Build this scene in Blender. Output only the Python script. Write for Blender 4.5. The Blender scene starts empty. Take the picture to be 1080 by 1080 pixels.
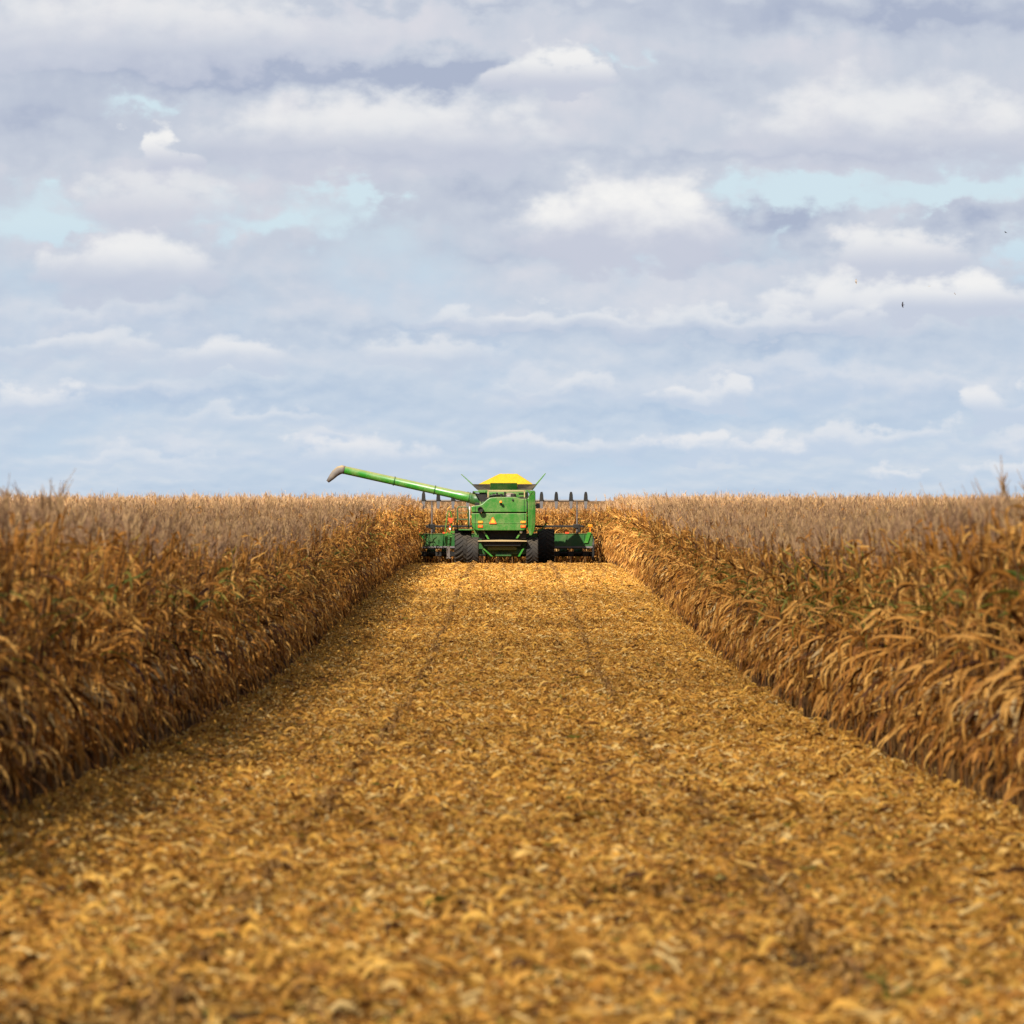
import bpy, bmesh, math, random
import numpy as np
from mathutils import Vector, Matrix, Euler

random.seed(7)
rng = np.random.default_rng(11)
R = math.radians
scene = bpy.context.scene
col = scene.collection
PI = math.pi

# ------------------------------------------------------------------ camera
CAM_Z = 3.4
cam_d = bpy.data.cameras.new('camera')
cam = bpy.data.objects.new('camera', cam_d)
col.objects.link(cam)
cam.location = (0, 0, CAM_Z)
cam.rotation_euler = (R(90) - 15.0 / 6000.0, 0, 0)
cam_d.sensor_width = 36
cam_d.lens = 200
cam_d.clip_start = 1
cam_d.clip_end = 30000
cam_d.dof.use_dof = True
cam_d.dof.focus_distance = 262
cam_d.dof.aperture_fstop = 3.9
cam_d.dof.aperture_blades = 9
scene.camera = cam

# ------------------------------------------------------------------ sun
SUN_EL = R(39)
SUN_AZ = R(27)                       # left of straight behind the camera
sun_dir = Vector((-math.sin(SUN_AZ) * math.cos(SUN_EL), -math.cos(SUN_AZ) * math.cos(SUN_EL), math.sin(SUN_EL)))
sun_d = bpy.data.lights.new('sun', 'SUN')
sun_d.energy = 5.0
sun_d.angle = R(0.53)
sun_d.color = (1.0, 0.92, 0.80)
sun = bpy.data.objects.new('sun', sun_d)
col.objects.link(sun)
sun.rotation_euler = sun_dir.to_track_quat('Z', 'Y').to_euler()
sun.location = (-200, -200, 400)

scene.view_settings.view_transform = 'Standard'
scene.view_settings.look = 'None'
scene.view_settings.exposure = 1.0
scene.view_settings.gamma = 1
scene.cycles.max_bounces = 5
scene.cycles.diffuse_bounces = 2
scene.cycles.transmission_bounces = 3
scene.cycles.transparent_max_bounces = 6
scene.cycles.caustics_reflective = False
scene.cycles.caustics_refractive = False

# ------------------------------------------------------------------ world sky with clouds
world = bpy.data.worlds.new('World')
scene.world = world
world.use_nodes = True
nt = world.node_tree
nt.nodes.clear()


def S(c):                            # sRGB 0..255 -> linear
    return tuple(((v / 255) / 12.92 if v / 255 <= 0.04045 else ((v / 255 + 0.055) / 1.055) ** 2.4) for v in c)


class NB:
    """small node builder: numbers or sockets in, socket out"""
    def __init__(self, tree):
        self.t = tree

    def put(self, node, i, v):
        if v is None:
            return
        if isinstance(v, bpy.types.NodeSocket):
            self.t.links.new(v, node.inputs[i])
        else:
            node.inputs[i].default_value = v

    def m(self, op, a, b=None, c=None, clamp=False):
        n = self.t.nodes.new('ShaderNodeMath')
        n.operation = op
        n.use_clamp = clamp
        self.put(n, 0, a); self.put(n, 1, b); self.put(n, 2, c)
        return n.outputs[0]

    def smooth(self, v, a, b, lo=0.0, hi=1.0):
        n = self.t.nodes.new('ShaderNodeMapRange')
        n.interpolation_type = 'SMOOTHSTEP'
        self.put(n, 0, v); self.put(n, 1, a); self.put(n, 2, b); self.put(n, 3, lo); self.put(n, 4, hi)
        return n.outputs[0]

    def lin(self, v, a, b, lo=0.0, hi=1.0):
        n = self.t.nodes.new('ShaderNodeMapRange')
        self.put(n, 0, v); self.put(n, 1, a); self.put(n, 2, b); self.put(n, 3, lo); self.put(n, 4, hi)
        return n.outputs[0]

    def xyz(self, x, y, z=0.0):
        n = self.t.nodes.new('ShaderNodeCombineXYZ')
        self.put(n, 0, x); self.put(n, 1, y); self.put(n, 2, z)
        return n.outputs[0]

    def sep(self, v):
        n = self.t.nodes.new('ShaderNodeSeparateXYZ')
        self.put(n, 0, v)
        return n.outputs

    def noise(self, vec, scale=1.0, detail=4.0, rough=0.5, dist=0.0):
        n = self.t.nodes.new('ShaderNodeTexNoise')
        if vec is not None:
            self.t.links.new(vec, n.inputs['Vector'])
        n.inputs['Scale'].default_value = scale
        n.inputs['Detail'].default_value = detail
        n.inputs['Roughness'].default_value = rough
        n.inputs['Distortion'].default_value = dist
        return n.outputs[0]

    def mix(self, f, a, b, mode='MIX'):
        n = self.t.nodes.new('ShaderNodeMix')
        n.data_type = 'RGBA'
        n.blend_type = mode
        self.put(n, 0, f)
        for i, v in ((6, a), (7, b)):
            if isinstance(v, bpy.types.NodeSocket):
                self.t.links.new(v, n.inputs[i])
            else:
                n.inputs[i].default_value = (*v[:3], 1)
        return n.outputs[2]

    def ramp(self, f, stops, interp='LINEAR'):
        n = self.t.nodes.new('ShaderNodeValToRGB')
        cr = n.color_ramp
        cr.interpolation = interp
        while len(cr.elements) < len(stops):
            cr.elements.new(0.5)
        for e, (p, c) in zip(cr.elements, stops):
            e.position = p
            e.color = (*c[:3], 1)
        self.put(n, 0, f)
        return n.outputs[0]


# clouds described by compass angle and height angle (units of 1/6000 rad): a, e, half widths, weight
SKY_BANKS = [  # banks of cloud (+) and openings (-)
    (-165, 326, 56, 26, -.74), (-485, 282, 90, 26, -.46), (-300, 290, 70, 18, -.30), (330, 322, 90, 24, -.58), (470, 312, 60, 18, -.40), (235, 335, 50, 16, -.26),
    (540, 258, 66, 26, -.46), (510, 335, 70, 20, -.40), (95, 463, 60, 12, -.42), (-60, 446, 70, 16, -.30), (-380, 412, 80, 14, -.40),
    (-230, 288, 46, 14, -.34), (290, 278, 26, 24, -.30), (-480, 330, 30, 20, -.35),
    (90, 310, 120, 40, .45), (-390, 350, 80, 34, .40), (400, 268, 90, 24, .55), (490, 298, 50, 16, .50), (-300, 470, 330, 50, .40), (-150, 395, 190, 34, .45),
    (380, 430, 220, 50, .35), (350, 505, 260, 40, .35), (430, 222, 160, 14, .42), (-430, 262, 110, 18, .45), (285, 290, 28, 20, .30), (-80, 325, 70, 30, .35)]
SKY_SHADE = [   # shaded bases
    (-240, 445, 300, 20, -.55), (-40, 522, 300, 8, -.25), (420, 508, 280, 20, -.46), (-500, 400, 110, 34, -.34), (-60, 448, 70, 18, -.50), (200, 438, 80, 22, -.20),
    (160, 256, 150, 9, -.34), (-30, 325, 60, 26, -.26), (490, 292, 60, 20, -.44), (-160, 362, 220, 9, -.26), (-400, 218, 190, 14, -.24), (350, 362, 220, 10, -.34), (290, 290, 44, 22, -.50), (-60, 262, 140, 22, -.16),
    (-100, 175, 300, 10, -.2), (300, 165, 260, 12, -.2), (-300, 110, 250, 12, -.2), (200, 85, 300, 10, -.2)]
SKY_CUMULUS = [  # flat based heads: a, base height, half width, height, strength
    (-390, 465, 290, 80, .50), (-140, 358, 220, 78, .62), (400, 360, 190, 96, .62), (40, 430, 62, 54, .80), (-374, 345, 38, 56, .85), (-370, 293, 110, 56, .42),
    (120, 262, 140, 90, .92), (405, 240, 90, 56, .70), (-400, 225, 110, 66, .75), (345, 182, 90, 62, .62), (475, 196, 125, 46, .90),
    (20, 180, 150, 26, .42), (220, 174, 220, 28, .38), (-290, 140, 80, 36, .55), (-90, 142, 110, 30, .35), (-460, 150, 120, 26, .35), (205, 100, 60, 26, .62), (512, 86, 56, 42, .72), (-500, 92, 70, 30, .60), (-260, 78, 120, 22, .30), (60, 106, 90, 22, .30),
    (-165, 36, 78, 32, .66), (45, 46, 90, 26, .50), (190, 46, 46, 24, .66), (272, 46, 46, 24, .70), (380, 54, 110, 26, .50), (-400, 30, 120, 24, .35), (530, 18, 46, 26, .55), (400, 18, 40, 16, .5)]
b = NB(nt)
tc = nt.nodes.new('ShaderNodeTexCoord')
dx, dy, dz = b.sep(tc.outputs['Generated'])
az = b.m('MULTIPLY', b.m('ARCTAN2', dx, dy), 6000.0)
el = b.m('MULTIPLY', b.m('MAXIMUM', b.m('ARCSINE', dz), 0.0), 6000.0)


def vmath(bb, op, a, c=None, d=None):
    n = bb.t.nodes.new('ShaderNodeVectorMath')
    n.operation = op
    for i, v in enumerate((a, c, d)):
        if v is None: continue
        if isinstance(v, bpy.types.NodeSocket): bb.t.links.new(v, n.inputs[i])
        else: n.inputs[i].default_value = v
    return n.outputs[0]


def puffs(bb, vec, items):
    """sum of soft round patches"""
    tot = 0.0
    for k_, (a, e, ra, re, w) in enumerate(items):
        if k_ % 6 == 5:               # keeps the shader evaluating patch by patch
            vec = vmath(bb, 'MULTIPLY_ADD', bb.xyz(tot, tot), (1e-6, 1e-6, 0.0), vec)
        q = vmath(bb, 'MULTIPLY_ADD', vec, (0.5 / ra, 0.5 / re, 0.0), (-a * 0.5 / ra, -e * 0.5 / re, 0.0))
        gr = bb.t.nodes.new('ShaderNodeTexGradient')
        gr.gradient_type = 'QUADRATIC_SPHERE'
        bb.t.links.new(q, gr.inputs[0])
        tot = bb.m('MULTIPLY_ADD', gr.outputs['Fac'], w * 1.5, tot)
    return tot


def noise2(bb, x, y, detail, rough=0.55):
    n = bb.t.nodes.new('ShaderNodeTexNoise')
    n.noise_dimensions = '2D'
    bb.t.links.new(bb.xyz(x, y), n.inputs['Vector'])
    n.inputs['Scale'].default_value = 1.0
    n.inputs['Detail'].default_value = detail
    n.inputs['Roughness'].default_value = rough
    return n.outputs[0]


def rolls(a, e, d1, d2):
    """cloud noise: rows that grow thinner and closer towards the horizon"""
    E = b.m('MULTIPLY', b.m('LOGARITHM', b.m('MULTIPLY_ADD', e, 1 / 130.0, 1.0), math.e), 260.0)
    n1 = noise2(b, b.m('MULTIPLY_ADD', a, 1 / 210.0, 13.7), b.m('MULTIPLY_ADD', E, 1 / 110.0, 3.1), d1, 0.50)
    n2 = noise2(b, b.m('MULTIPLY_ADD', a, 1 / 66.0, 5.2), b.m('MULTIPLY_ADD', E, 1 / 34.0, 9.4), d2, 0.55)
    return b.m('ADD', b.m('MULTIPLY_ADD', n1, 1.15, -0.575), b.m('MULTIPLY_ADD', n2, 0.20, -0.10))


w1 = noise2(b, b.m('MULTIPLY', az, 1 / 54.0), b.m('MULTIPLY_ADD', el, 1 / 34.0, 1.3), 5.0, 0.52)
w2 = noise2(b, b.m('MULTIPLY_ADD', az, 1 / 54.0, 31.0), b.m('MULTIPLY_ADD', el, 1 / 34.0, 17.7), 5.0, 0.52)
warp = b.xyz(b.m('MULTIPLY_ADD', w1, 150.0, b.m('SUBTRACT', az, 75.0)), b.m('MULTIPLY_ADD', w2, 66.0, b.m('SUBTRACT', el, 33.0)))
stepE = b.lin(el, 0.0, 500.0, 5.0, 20.0)
r0 = rolls(az, el, 6.0, 5.0)
r1 = rolls(b.m('MULTIPLY_ADD', stepE, -0.5, az), b.m('ADD', el, stepE), 5.0, 3.0)
holes = puffs(b, warp, [q for q in SKY_BANKS if q[4] < 0])
D0 = b.m('ADD', b.m('ADD', r0, 0.66), b.m('ADD', holes, puffs(b, warp, [q for q in SKY_BANKS if q[4] > 0])))
cover = b.m('MULTIPLY', b.smooth(D0, 0.20, 0.64), b.smooth(el, 900.0, 3600.0, 1.0, 0.35))
edge = b.m('SUBTRACT', r0, r1)
lit = puffs(b, warp, SKY_SHADE)
lightness = b.m('MULTIPLY_ADD', lit, 0.70, b.m('MULTIPLY_ADD', edge, b.lin(el, 0.0, 400.0, 1.15, 0.70), b.m('MULTIPLY_ADD', r0, 0.10, 0.49)))
cloud_hi = b.ramp(lightness, [(0.08, S((172, 182, 204))), (0.44, S((200, 207, 220))), (0.64, S((219, 219, 227))), (0.95, S((242, 240, 239)))])
# far clouds turn bluer towards the horizon
cloud_lo = b.ramp(lightness, [(0.22, S((180, 200, 223))), (0.50, S((199, 213, 229))), (0.80, S((224, 228, 233)))])
cloud_c = b.mix(b.smooth(el, 40.0, 330.0), cloud_lo, cloud_hi)
# stacked rows of far cumulus: top height, puff height, thickness, puff width, seed, strength
SKY_ROWS = [(62, 22, 28, 60, 41.0, .50), (130, 30, 38, 100, 113.0, .45), (215, 46, 54, 140, 151.0, .40)]


def add_rows(c, cov):
    x = b.m('MULTIPLY_ADD', cov, 1e-6, az)
    for (e0, hh, th, wd, sd, st) in SKY_ROWS:
        n = noise2(b, b.m('MULTIPLY_ADD', x, 1.0 / wd, sd), b.m('MULTIPLY', el, 0.55 / hh), 4.0, 0.48)
        big = noise2(b, b.m('MULTIPLY_ADD', x, 0.40 / wd, sd * 1.7), b.m('MULTIPLY', el, 0.30 / hh), 1.0, 0.5)
        top_ = b.m('MULTIPLY_ADD', n, hh * 1.1, b.m('MULTIPLY_ADD', big, hh * 2.2, e0 - hh * 1.65))
        t_ = b.m('ADD', b.m('MULTIPLY_ADD', w2, hh * 1.7, b.m('MULTIPLY_ADD', w1, hh * 1.0, -hh * 1.35)), b.m('SUBTRACT', el, top_))                                   # height above the row's ragged top
        body = b.m('MULTIPLY', b.smooth(t_, hh * 0.34, -hh * 0.34), b.smooth(t_, -th * 1.5, -th * 0.30))
        amt = b.m('MULTIPLY', b.m('MULTIPLY', body, b.smooth(big, 0.40, 0.62)), st)
        L_ = b.smooth(t_, -th * 0.9, -hh * 0.1)
        k = min(1.0, max(0.0, (e0 - 40) / 240.0))
        mixc = lambda p, q: tuple(p[i] * (1 - k) + q[i] * k for i in range(3))
        rc = b.mix(L_, mixc(S((184, 203, 228)), S((190, 199, 219))), mixc(S((231, 232, 237)), S((236, 235, 237))))
        c = b.mix(amt, c, rc)
        x = b.m('MULTIPLY_ADD', L_, 1e-6, b.m('MULTIPLY_ADD', amt, 1e-6, x))
    return c, cov

sky = nt.nodes.new('ShaderNodeTexSky')
sky.sky_type = 'NISHITA'
sky.sun_disc = False
sky.sun_elevation = SUN_EL
sky.sun_rotation = R(180) + SUN_AZ
sky.altitude = 300
sky.air_density = 1.0
sky.dust_density = 1.2
sky_n = b.mix(1.0, sky.outputs[0], (0.085, 0.085, 0.085), 'MULTIPLY')
# thin high veil in front of the clear sky
veil = b.ramp(b.lin(el, 0.0, 400.0), [(0.0, S((200, 218, 235))), (0.35, S((184, 205, 229))), (0.55, S((196, 217, 235))), (0.72, S((209, 228, 238)))])
clear_c = b.mix(b.smooth(el, 400.0, 3500.0, 0.97, 0.20), sky_n, veil)
open_sky = b.smooth(holes, -0.60, -0.2)
skyc = b.mix(cover, clear_c, cloud_c)
skyr, _cov = add_rows(skyc, cover)
vec = warp
for k_, (a_, e_, w_, h_, st_) in enumerate(SKY_CUMULUS):
    q_ = vmath(b, 'MULTIPLY_ADD', vec, (1.0 / w_, 1.0 / h_, 0.0), (-a_ / w_, -e_ / h_, 0.0))
    qx, qy, _ = b.sep(q_)
    yy_ = b.m('MAXIMUM', qy, b.m('MULTIPLY', qy, -3.2))
    d_ = b.m('MULTIPLY_ADD', qx, qx, b.m('MULTIPLY', yy_, yy_))
    amt_ = b.smooth(d_, 1.02, 0.30, 0.0, min(0.95, st_ * (1.3 if e_ < 200 else 1.05)))
    L_ = b.smooth(b.m('MULTIPLY_ADD', w2, -1.3, b.m('ADD', qy, 0.68)), 0.05, 0.68)
    kk = min(1.0, max(0.0, (e_ - 60) / 200.0))
    mc = lambda p, q: tuple(p[i] * (1 - kk) + q[i] * kk for i in range(3))
    skyr = b.mix(amt_, skyr, b.mix(L_, mc(S((197, 211, 229)), S((199, 204, 219))), mc(S((234, 235, 238)), S((247, 246, 244)))))
    vec = vmath(b, 'MULTIPLY_ADD', b.xyz(amt_, L_), (1e-6, 1e-6, 0.0), vec)
skyc = b.mix(b.m('MULTIPLY', b.m('MULTIPLY_ADD', open_sky, 0.8, 0.2), b.smooth(el, 900.0, 2400.0, 1.0, 0.0)), skyc, skyr)
bg = nt.nodes.new('ShaderNodeBackground')
nt.links.new(skyc, bg.inputs[0])
bg.inputs[1].default_value = 0.50
wo = nt.nodes.new('ShaderNodeOutputWorld')
nt.links.new(bg.outputs[0], wo.inputs[0])

# ------------------------------------------------------------------ materials


def new_mat(name):
    m = bpy.data.materials.new(name)
    m.use_nodes = True
    m.node_tree.nodes.clear()
    out = m.node_tree.nodes.new('ShaderNodeOutputMaterial')
    return m, NB(m.node_tree), out


def principled(bb, color, rough=0.6, spec=0.4, metal=0.0, normal=None):
    n = bb.t.nodes.new('ShaderNodeBsdfPrincipled')
    if isinstance(color, bpy.types.NodeSocket):
        bb.t.links.new(color, n.inputs['Base Color'])
    else:
        n.inputs['Base Color'].default_value = (*color[:3], 1)
    bb.put(n, n.inputs.find('Roughness'), rough)
    n.inputs['Specular IOR Level'].default_value = spec
    n.inputs['Metallic'].default_value = metal
    if normal is not None:
        bb.t.links.new(normal, n.inputs['Normal'])
    return n.outputs[0]


def leaf_mat(name, stops, transl=0.35, attr='tone', green=True):
    m, bb, out = new_mat(name)
    t = m.node_tree
    a = t.nodes.new('ShaderNodeAttribute'); a.attribute_name = attr
    oi = t.nodes.new('ShaderNodeObjectInfo')
    geo = t.nodes.new('ShaderNodeNewGeometry')
    f = bb.m('ADD', a.outputs['Fac'], bb.m('MULTIPLY', bb.m('SUBTRACT', oi.outputs['Random'], 0.5), 0.16))
    c = bb.ramp(f, stops)
    n = bb.noise(geo.outputs['Position'], 11.0, 2.0, 0.6)
    c = bb.mix(1.0, c, bb.ramp(n, [(0.3, (0.62, 0.60, 0.58)), (0.7, (1.12, 1.1, 1.08))]), 'MULTIPLY')
    big = bb.noise(geo.outputs['Position'], 0.10, 1.0, 0.5)
    c = bb.mix(1.0, c, bb.ramp(big, [(0.35, (0.86, 0.84, 0.82)), (0.65, (1.10, 1.10, 1.08))]), 'MULTIPLY')
    if green:
        v = t.nodes.new('ShaderNodeAttribute'); v.attribute_name = 'verd'
        iv = t.nodes.new('ShaderNodeAttribute'); iv.attribute_type = 'INSTANCER'; iv.attribute_name = 'lush'
        gf = bb.m('MULTIPLY', bb.smooth(bb.m('ADD', v.outputs['Fac'], iv.outputs['Fac']), 0.92, 1.05), 0.8)
        c = bb.mix(gf, c, (0.105, 0.150, 0.022))
    p = principled(bb, c, 0.62, 0.25)
    tr = t.nodes.new('ShaderNodeBsdfTranslucent')
    t.links.new(c, tr.inputs[0])
    mx = t.nodes.new('ShaderNodeMixShader')
    mx.inputs[0].default_value = transl
    t.links.new(p, mx.inputs[1]); t.links.new(tr.outputs[0], mx.inputs[2])
    t.links.new(mx.outputs[0], out.inputs[0])
    return m


M = {}
M['leaf'] = leaf_mat('dry_corn_leaf', [(0.0, (0.060, 0.019, 0.004)), (0.3, (0.230, 0.085, 0.014)), (0.65, (0.52, 0.225, 0.038)), (1.0, (0.78, 0.44, 0.115))], 0.26)
M['stalk'] = leaf_mat('dry_corn_stalk', [(0.0, (0.07, 0.03, 0.009)), (0.6, (0.15, 0.075, 0.022)), (1.0, (0.28, 0.16, 0.055))], 0.0, green=False)
M['stub'] = leaf_mat('cut_corn_stubble', [(0.0, (0.10, 0.045, 0.012)), (0.6, (0.27, 0.135, 0.032)), (1.0, (0.46, 0.26, 0.07))], 0.0, green=False)
M['tassel'] = leaf_mat('dry_corn_tassel', [(0.0, (0.22, 0.115, 0.066)), (0.6, (0.40, 0.24, 0.135)), (1.0, (0.66, 0.43, 0.20))], 0.15, green=False)
M['husk'] = leaf_mat('dry_corn_husk', [(0.0, (0.42, 0.26, 0.10)), (1.0, (0.58, 0.42, 0.20))], 0.1, green=False)
M['litter'] = leaf_mat('crop_residue', [(0.0, (0.10, 0.040, 0.008)), (0.25, (0.43, 0.190, 0.032)), (0.6, (0.69, 0.350, 0.062)), (0.88, (0.83, 0.490, 0.095)), (1.0, (0.84, 0.60, 0.24))], 0.22, green=True)

# soil
m, bb, out = new_mat('field_soil')
geo = m.node_tree.nodes.new('ShaderNodeNewGeometry')
n1 = bb.noise(geo.outputs['Position'], 14.0, 5.0, 0.65)
n2 = bb.noise(geo.outputs['Position'], 0.6, 3.0, 0.5)
c = bb.ramp(n1, [(0.3, (0.05, 0.026, 0.009)), (0.5, (0.12, 0.060, 0.015)), (0.7, (0.24, 0.125, 0.026))])
c = bb.mix(1.0, c, bb.ramp(n2, [(0.3, (0.8, 0.8, 0.8)), (0.7, (1.15, 1.12, 1.1))]), 'MULTIPLY')
bump = m.node_tree.nodes.new('ShaderNodeBump')
bump.inputs['Distance'].default_value = 0.06
m.node_tree.links.new(n1, bump.inputs['Height'])
m.node_tree.links.new(principled(bb, c, 0.9, 0.15, normal=bump.outputs[0]), out.inputs[0])
M['soil'] = m


def paint(name, color, rough=0.42, dust=0.35, dustc=(0.36, 0.26, 0.13), metal=0.0, spec=0.45):
    """machine paint with harvest dust that settles in patches and on upward faces"""
    m, bb, out = new_mat(name)
    t = m.node_tree
    tcd = t.nodes.new('ShaderNodeTexCoord')
    geo = t.nodes.new('ShaderNodeNewGeometry')
    n = bb.noise(tcd.outputs['Object'], 1.7, 6.0, 0.65)
    n2 = bb.noise(tcd.outputs['Object'], 16.0, 4.0, 0.6)
    nz = bb.sep(geo.outputs['Normal'])[2]
    up = bb.smooth(nz, 0.25, 0.95, 0.0, 0.75)
    d = bb.m('ADD', bb.m('MULTIPLY', bb.smooth(bb.m('ADD', bb.m('MULTIPLY', n, 0.7), bb.m('MULTIPLY', n2, 0.3)), 0.40, 0.72), dust), bb.m('MULTIPLY', up, min(1.0, dust * 1.8)), clamp=True)
    c = bb.mix(d, color, dustc)
    r = bb.m('ADD', bb.m('MULTIPLY', d, 0.45), rough, clamp=True)
    t.links.new(principled(bb, c, r, spec, metal), out.inputs[0])
    return m


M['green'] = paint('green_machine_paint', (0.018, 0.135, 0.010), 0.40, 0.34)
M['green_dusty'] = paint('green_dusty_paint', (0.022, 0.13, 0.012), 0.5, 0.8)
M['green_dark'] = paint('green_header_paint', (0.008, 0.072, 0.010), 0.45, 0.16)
M['green_bright'] = paint('green_auger_paint', (0.020, 0.165, 0.012), 0.32, 0.36)
M['black'] = paint('black_metal', (0.010, 0.010, 0.010), 0.5, 0.05, spec=0.25)
M['grey'] = paint('grey_plastic', (0.10, 0.095, 0.10), 0.5, 0.15)
M['steel'] = paint('worn_steel', (0.10, 0.085, 0.08), 0.5, 0.25, metal=0.2)
M['dustboard'] = paint('dusty_board', (0.34, 0.25, 0.12), 0.8, 0.8)
M['flapgrey'] = paint('grey_rubber_flap', (0.040, 0.034, 0.028), 0.75, 0.30)
M['rubber'] = paint('tyre_rubber', (0.018, 0.016, 0.015), 0.72, 0.26, (0.11, 0.085, 0.055), spec=0.25)
M['yellow'] = paint('yellow_rim_paint', (0.75, 0.50, 0.02), 0.45, 0.25)
M['boot'] = paint('rubber_spout', (0.11, 0.095, 0.085), 0.7, 0.5)
M['orange'] = paint('orange_lens', (0.85, 0.22, 0.015), 0.3, 0.05)
M['red'] = paint('red_lens', (0.72, 0.075, 0.02), 0.3, 0.05)
M['sign_orange'] = paint('orange_reflective', (0.95, 0.36, 0.02), 0.45, 0.03)
M['sign_red'] = paint('red_reflective', (0.60, 0.08, 0.012), 0.45, 0.03)
M['white'] = paint('white_paint', (0.75, 0.74, 0.70), 0.4, 0.2)
M['glass'] = paint('dark_cab_glass', (0.03, 0.04, 0.045), 0.08, 0.1, spec=0.6)
m, bb, out = new_mat('shelled_corn')
tcd = m.node_tree.nodes.new('ShaderNodeTexCoord')
n = bb.noise(tcd.outputs['Object'], 40.0, 2.0, 0.6)
n2 = bb.noise(tcd.outputs['Object'], 3.0, 4.0, 0.6)
c = bb.ramp(n, [(0.3, (0.44, 0.245, 0.004)), (0.7, (0.56, 0.35, 0.006))])
c = bb.mix(1.0, c, bb.ramp(n2, [(0.3, (0.9, 0.88, 0.85)), (0.7, (1.05, 1.05, 1.05))]), 'MULTIPLY')
m.node_tree.links.new(principled(bb, c, 0.5, 0.4), out.inputs[0])
M['corn'] = m
m, bb, out = new_mat('bird_feathers')
m.node_tree.links.new(principled(bb, (0.03, 0.03, 0.04), 0.7, 0.2), out.inputs[0])
M['bird'] = m
m, bb, out = new_mat('bird_feathers_tan')
m.node_tree.links.new(principled(bb, (0.30, 0.24, 0.18), 0.7, 0.2), out.inputs[0])
M['bird_tan'] = m
m, bb, out = new_mat('haze_tinted_steel')
m.node_tree.links.new(principled(bb, (0.24, 0.30, 0.40), 0.5, 0.4, 0.2), out.inputs[0])  # blue-grey of distance haze is mixed into the pole's base colour
M['haze_steel'] = m
CLOUD_ALT, CLOUD_EDGE = 1100.0, 193.0
CLOUD_Y = CLOUD_EDGE + sun_dir.y * CLOUD_ALT / sun_dir.z
# cloud: lets part of the sunlight through
m, bb, out = new_mat('thin_cloud')
t = m.node_tree
tr = t.nodes.new('ShaderNodeBsdfTransparent')
df = t.nodes.new('ShaderNodeBsdfDiffuse')
df.inputs[0].default_value = (0.85, 0.86, 0.9, 1)
geo = t.nodes.new('ShaderNodeNewGeometry')
cn = bb.noise(geo.outputs['Position'], 0.012, 3.0, 0.5)
mx = t.nodes.new('ShaderNodeMixShader')
py = bb.sep(geo.outputs['Position'])[1]
front = bb.m('ADD', bb.lin(cn, 0.35, 0.65, 0.04, -0.04), bb.lin(py, CLOUD_Y - 190.0, CLOUD_Y - 20.0, 0.37, 0.45))
front = bb.m('MULTIPLY', front, bb.smooth(py, CLOUD_Y - 62.0, CLOUD_Y + 2.0, 1.0, 0.10))
t.links.new(front, mx.inputs[0])
t.links.new(tr.outputs[0], mx.inputs[1]); t.links.new(df.outputs[0], mx.inputs[2])
t.links.new(mx.outputs[0], out.inputs[0])
M['cloud'] = m

# ------------------------------------------------------------------ helpers


def tag(o, label=None, cat=None, group=None, kind=None):
    if label: o['label'] = label
    if cat: o['category'] = cat
    if group: o['group'] = group
    if kind: o['kind'] = kind
    return o


def empty(name, loc, rz=0.0):
    o = bpy.data.objects.new(name, None)
    col.objects.link(o)
    o.location = loc
    o.rotation_euler = (0, 0, rz)
    o.empty_display_size = 0.3
    return o


def obj(name, bm, mat, parent=None, bevel=0.0, smooth=False, loc=None):
    me = bpy.data.meshes.new(name)
    bmesh.ops.recalc_face_normals(bm, faces=bm.faces)
    bm.to_mesh(me)
    bm.free()
    for mm in (mat if isinstance(mat, (list, tuple)) else [mat]):
        me.materials.append(mm)
    o = bpy.data.objects.new(name, me)
    col.objects.link(o)
    if loc is not None: o.location = loc
    if parent is not None: o.parent = parent
    if smooth:
        for p in me.polygons: p.use_smooth = True
    if bevel:
        md = o.modifiers.new('bevel', 'BEVEL')
        md.width = bevel; md.segments = 2; md.limit_method = 'ANGLE'; md.angle_limit = R(35)
    return o


def B(): return bmesh.new()


def hexa(bm, c):
    v = [bm.verts.new(p) for p in c]
    for f in ((0, 3, 2, 1), (4, 5, 6, 7), (0, 1, 5, 4), (1, 2, 6, 5), (2, 3, 7, 6), (3, 0, 4, 7)):
        bm.faces.new([v[i] for i in f])


def box(bm, x0, x1, y0, y1, z0, z1):
    hexa(bm, [(x0, y0, z0), (x1, y0, z0), (x1, y1, z0), (x0, y1, z0), (x0, y0, z1), (x1, y0, z1), (x1, y1, z1), (x0, y1, z1)])
    return bm


def prism(bm, pts, y0, y1, axis='y', taper=None):
    """pts (x,z) polygon extruded along y (or (y,z) along x)"""
    def mk(p, q):
        return (p[0], q, p[1]) if axis == 'y' else (q, p[0], p[1])
    a = [bm.verts.new(mk(p, y0)) for p in pts]
    pts2 = pts if taper is None else taper
    c = [bm.verts.new(mk(p, y1)) for p in pts2]
    n = len(pts)
    bm.faces.new(a[::-1]); bm.faces.new(c)
    for i in range(n):
        bm.faces.new((a[i], a[(i + 1) % n], c[(i + 1) % n], c[i]))
    return bm


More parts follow.
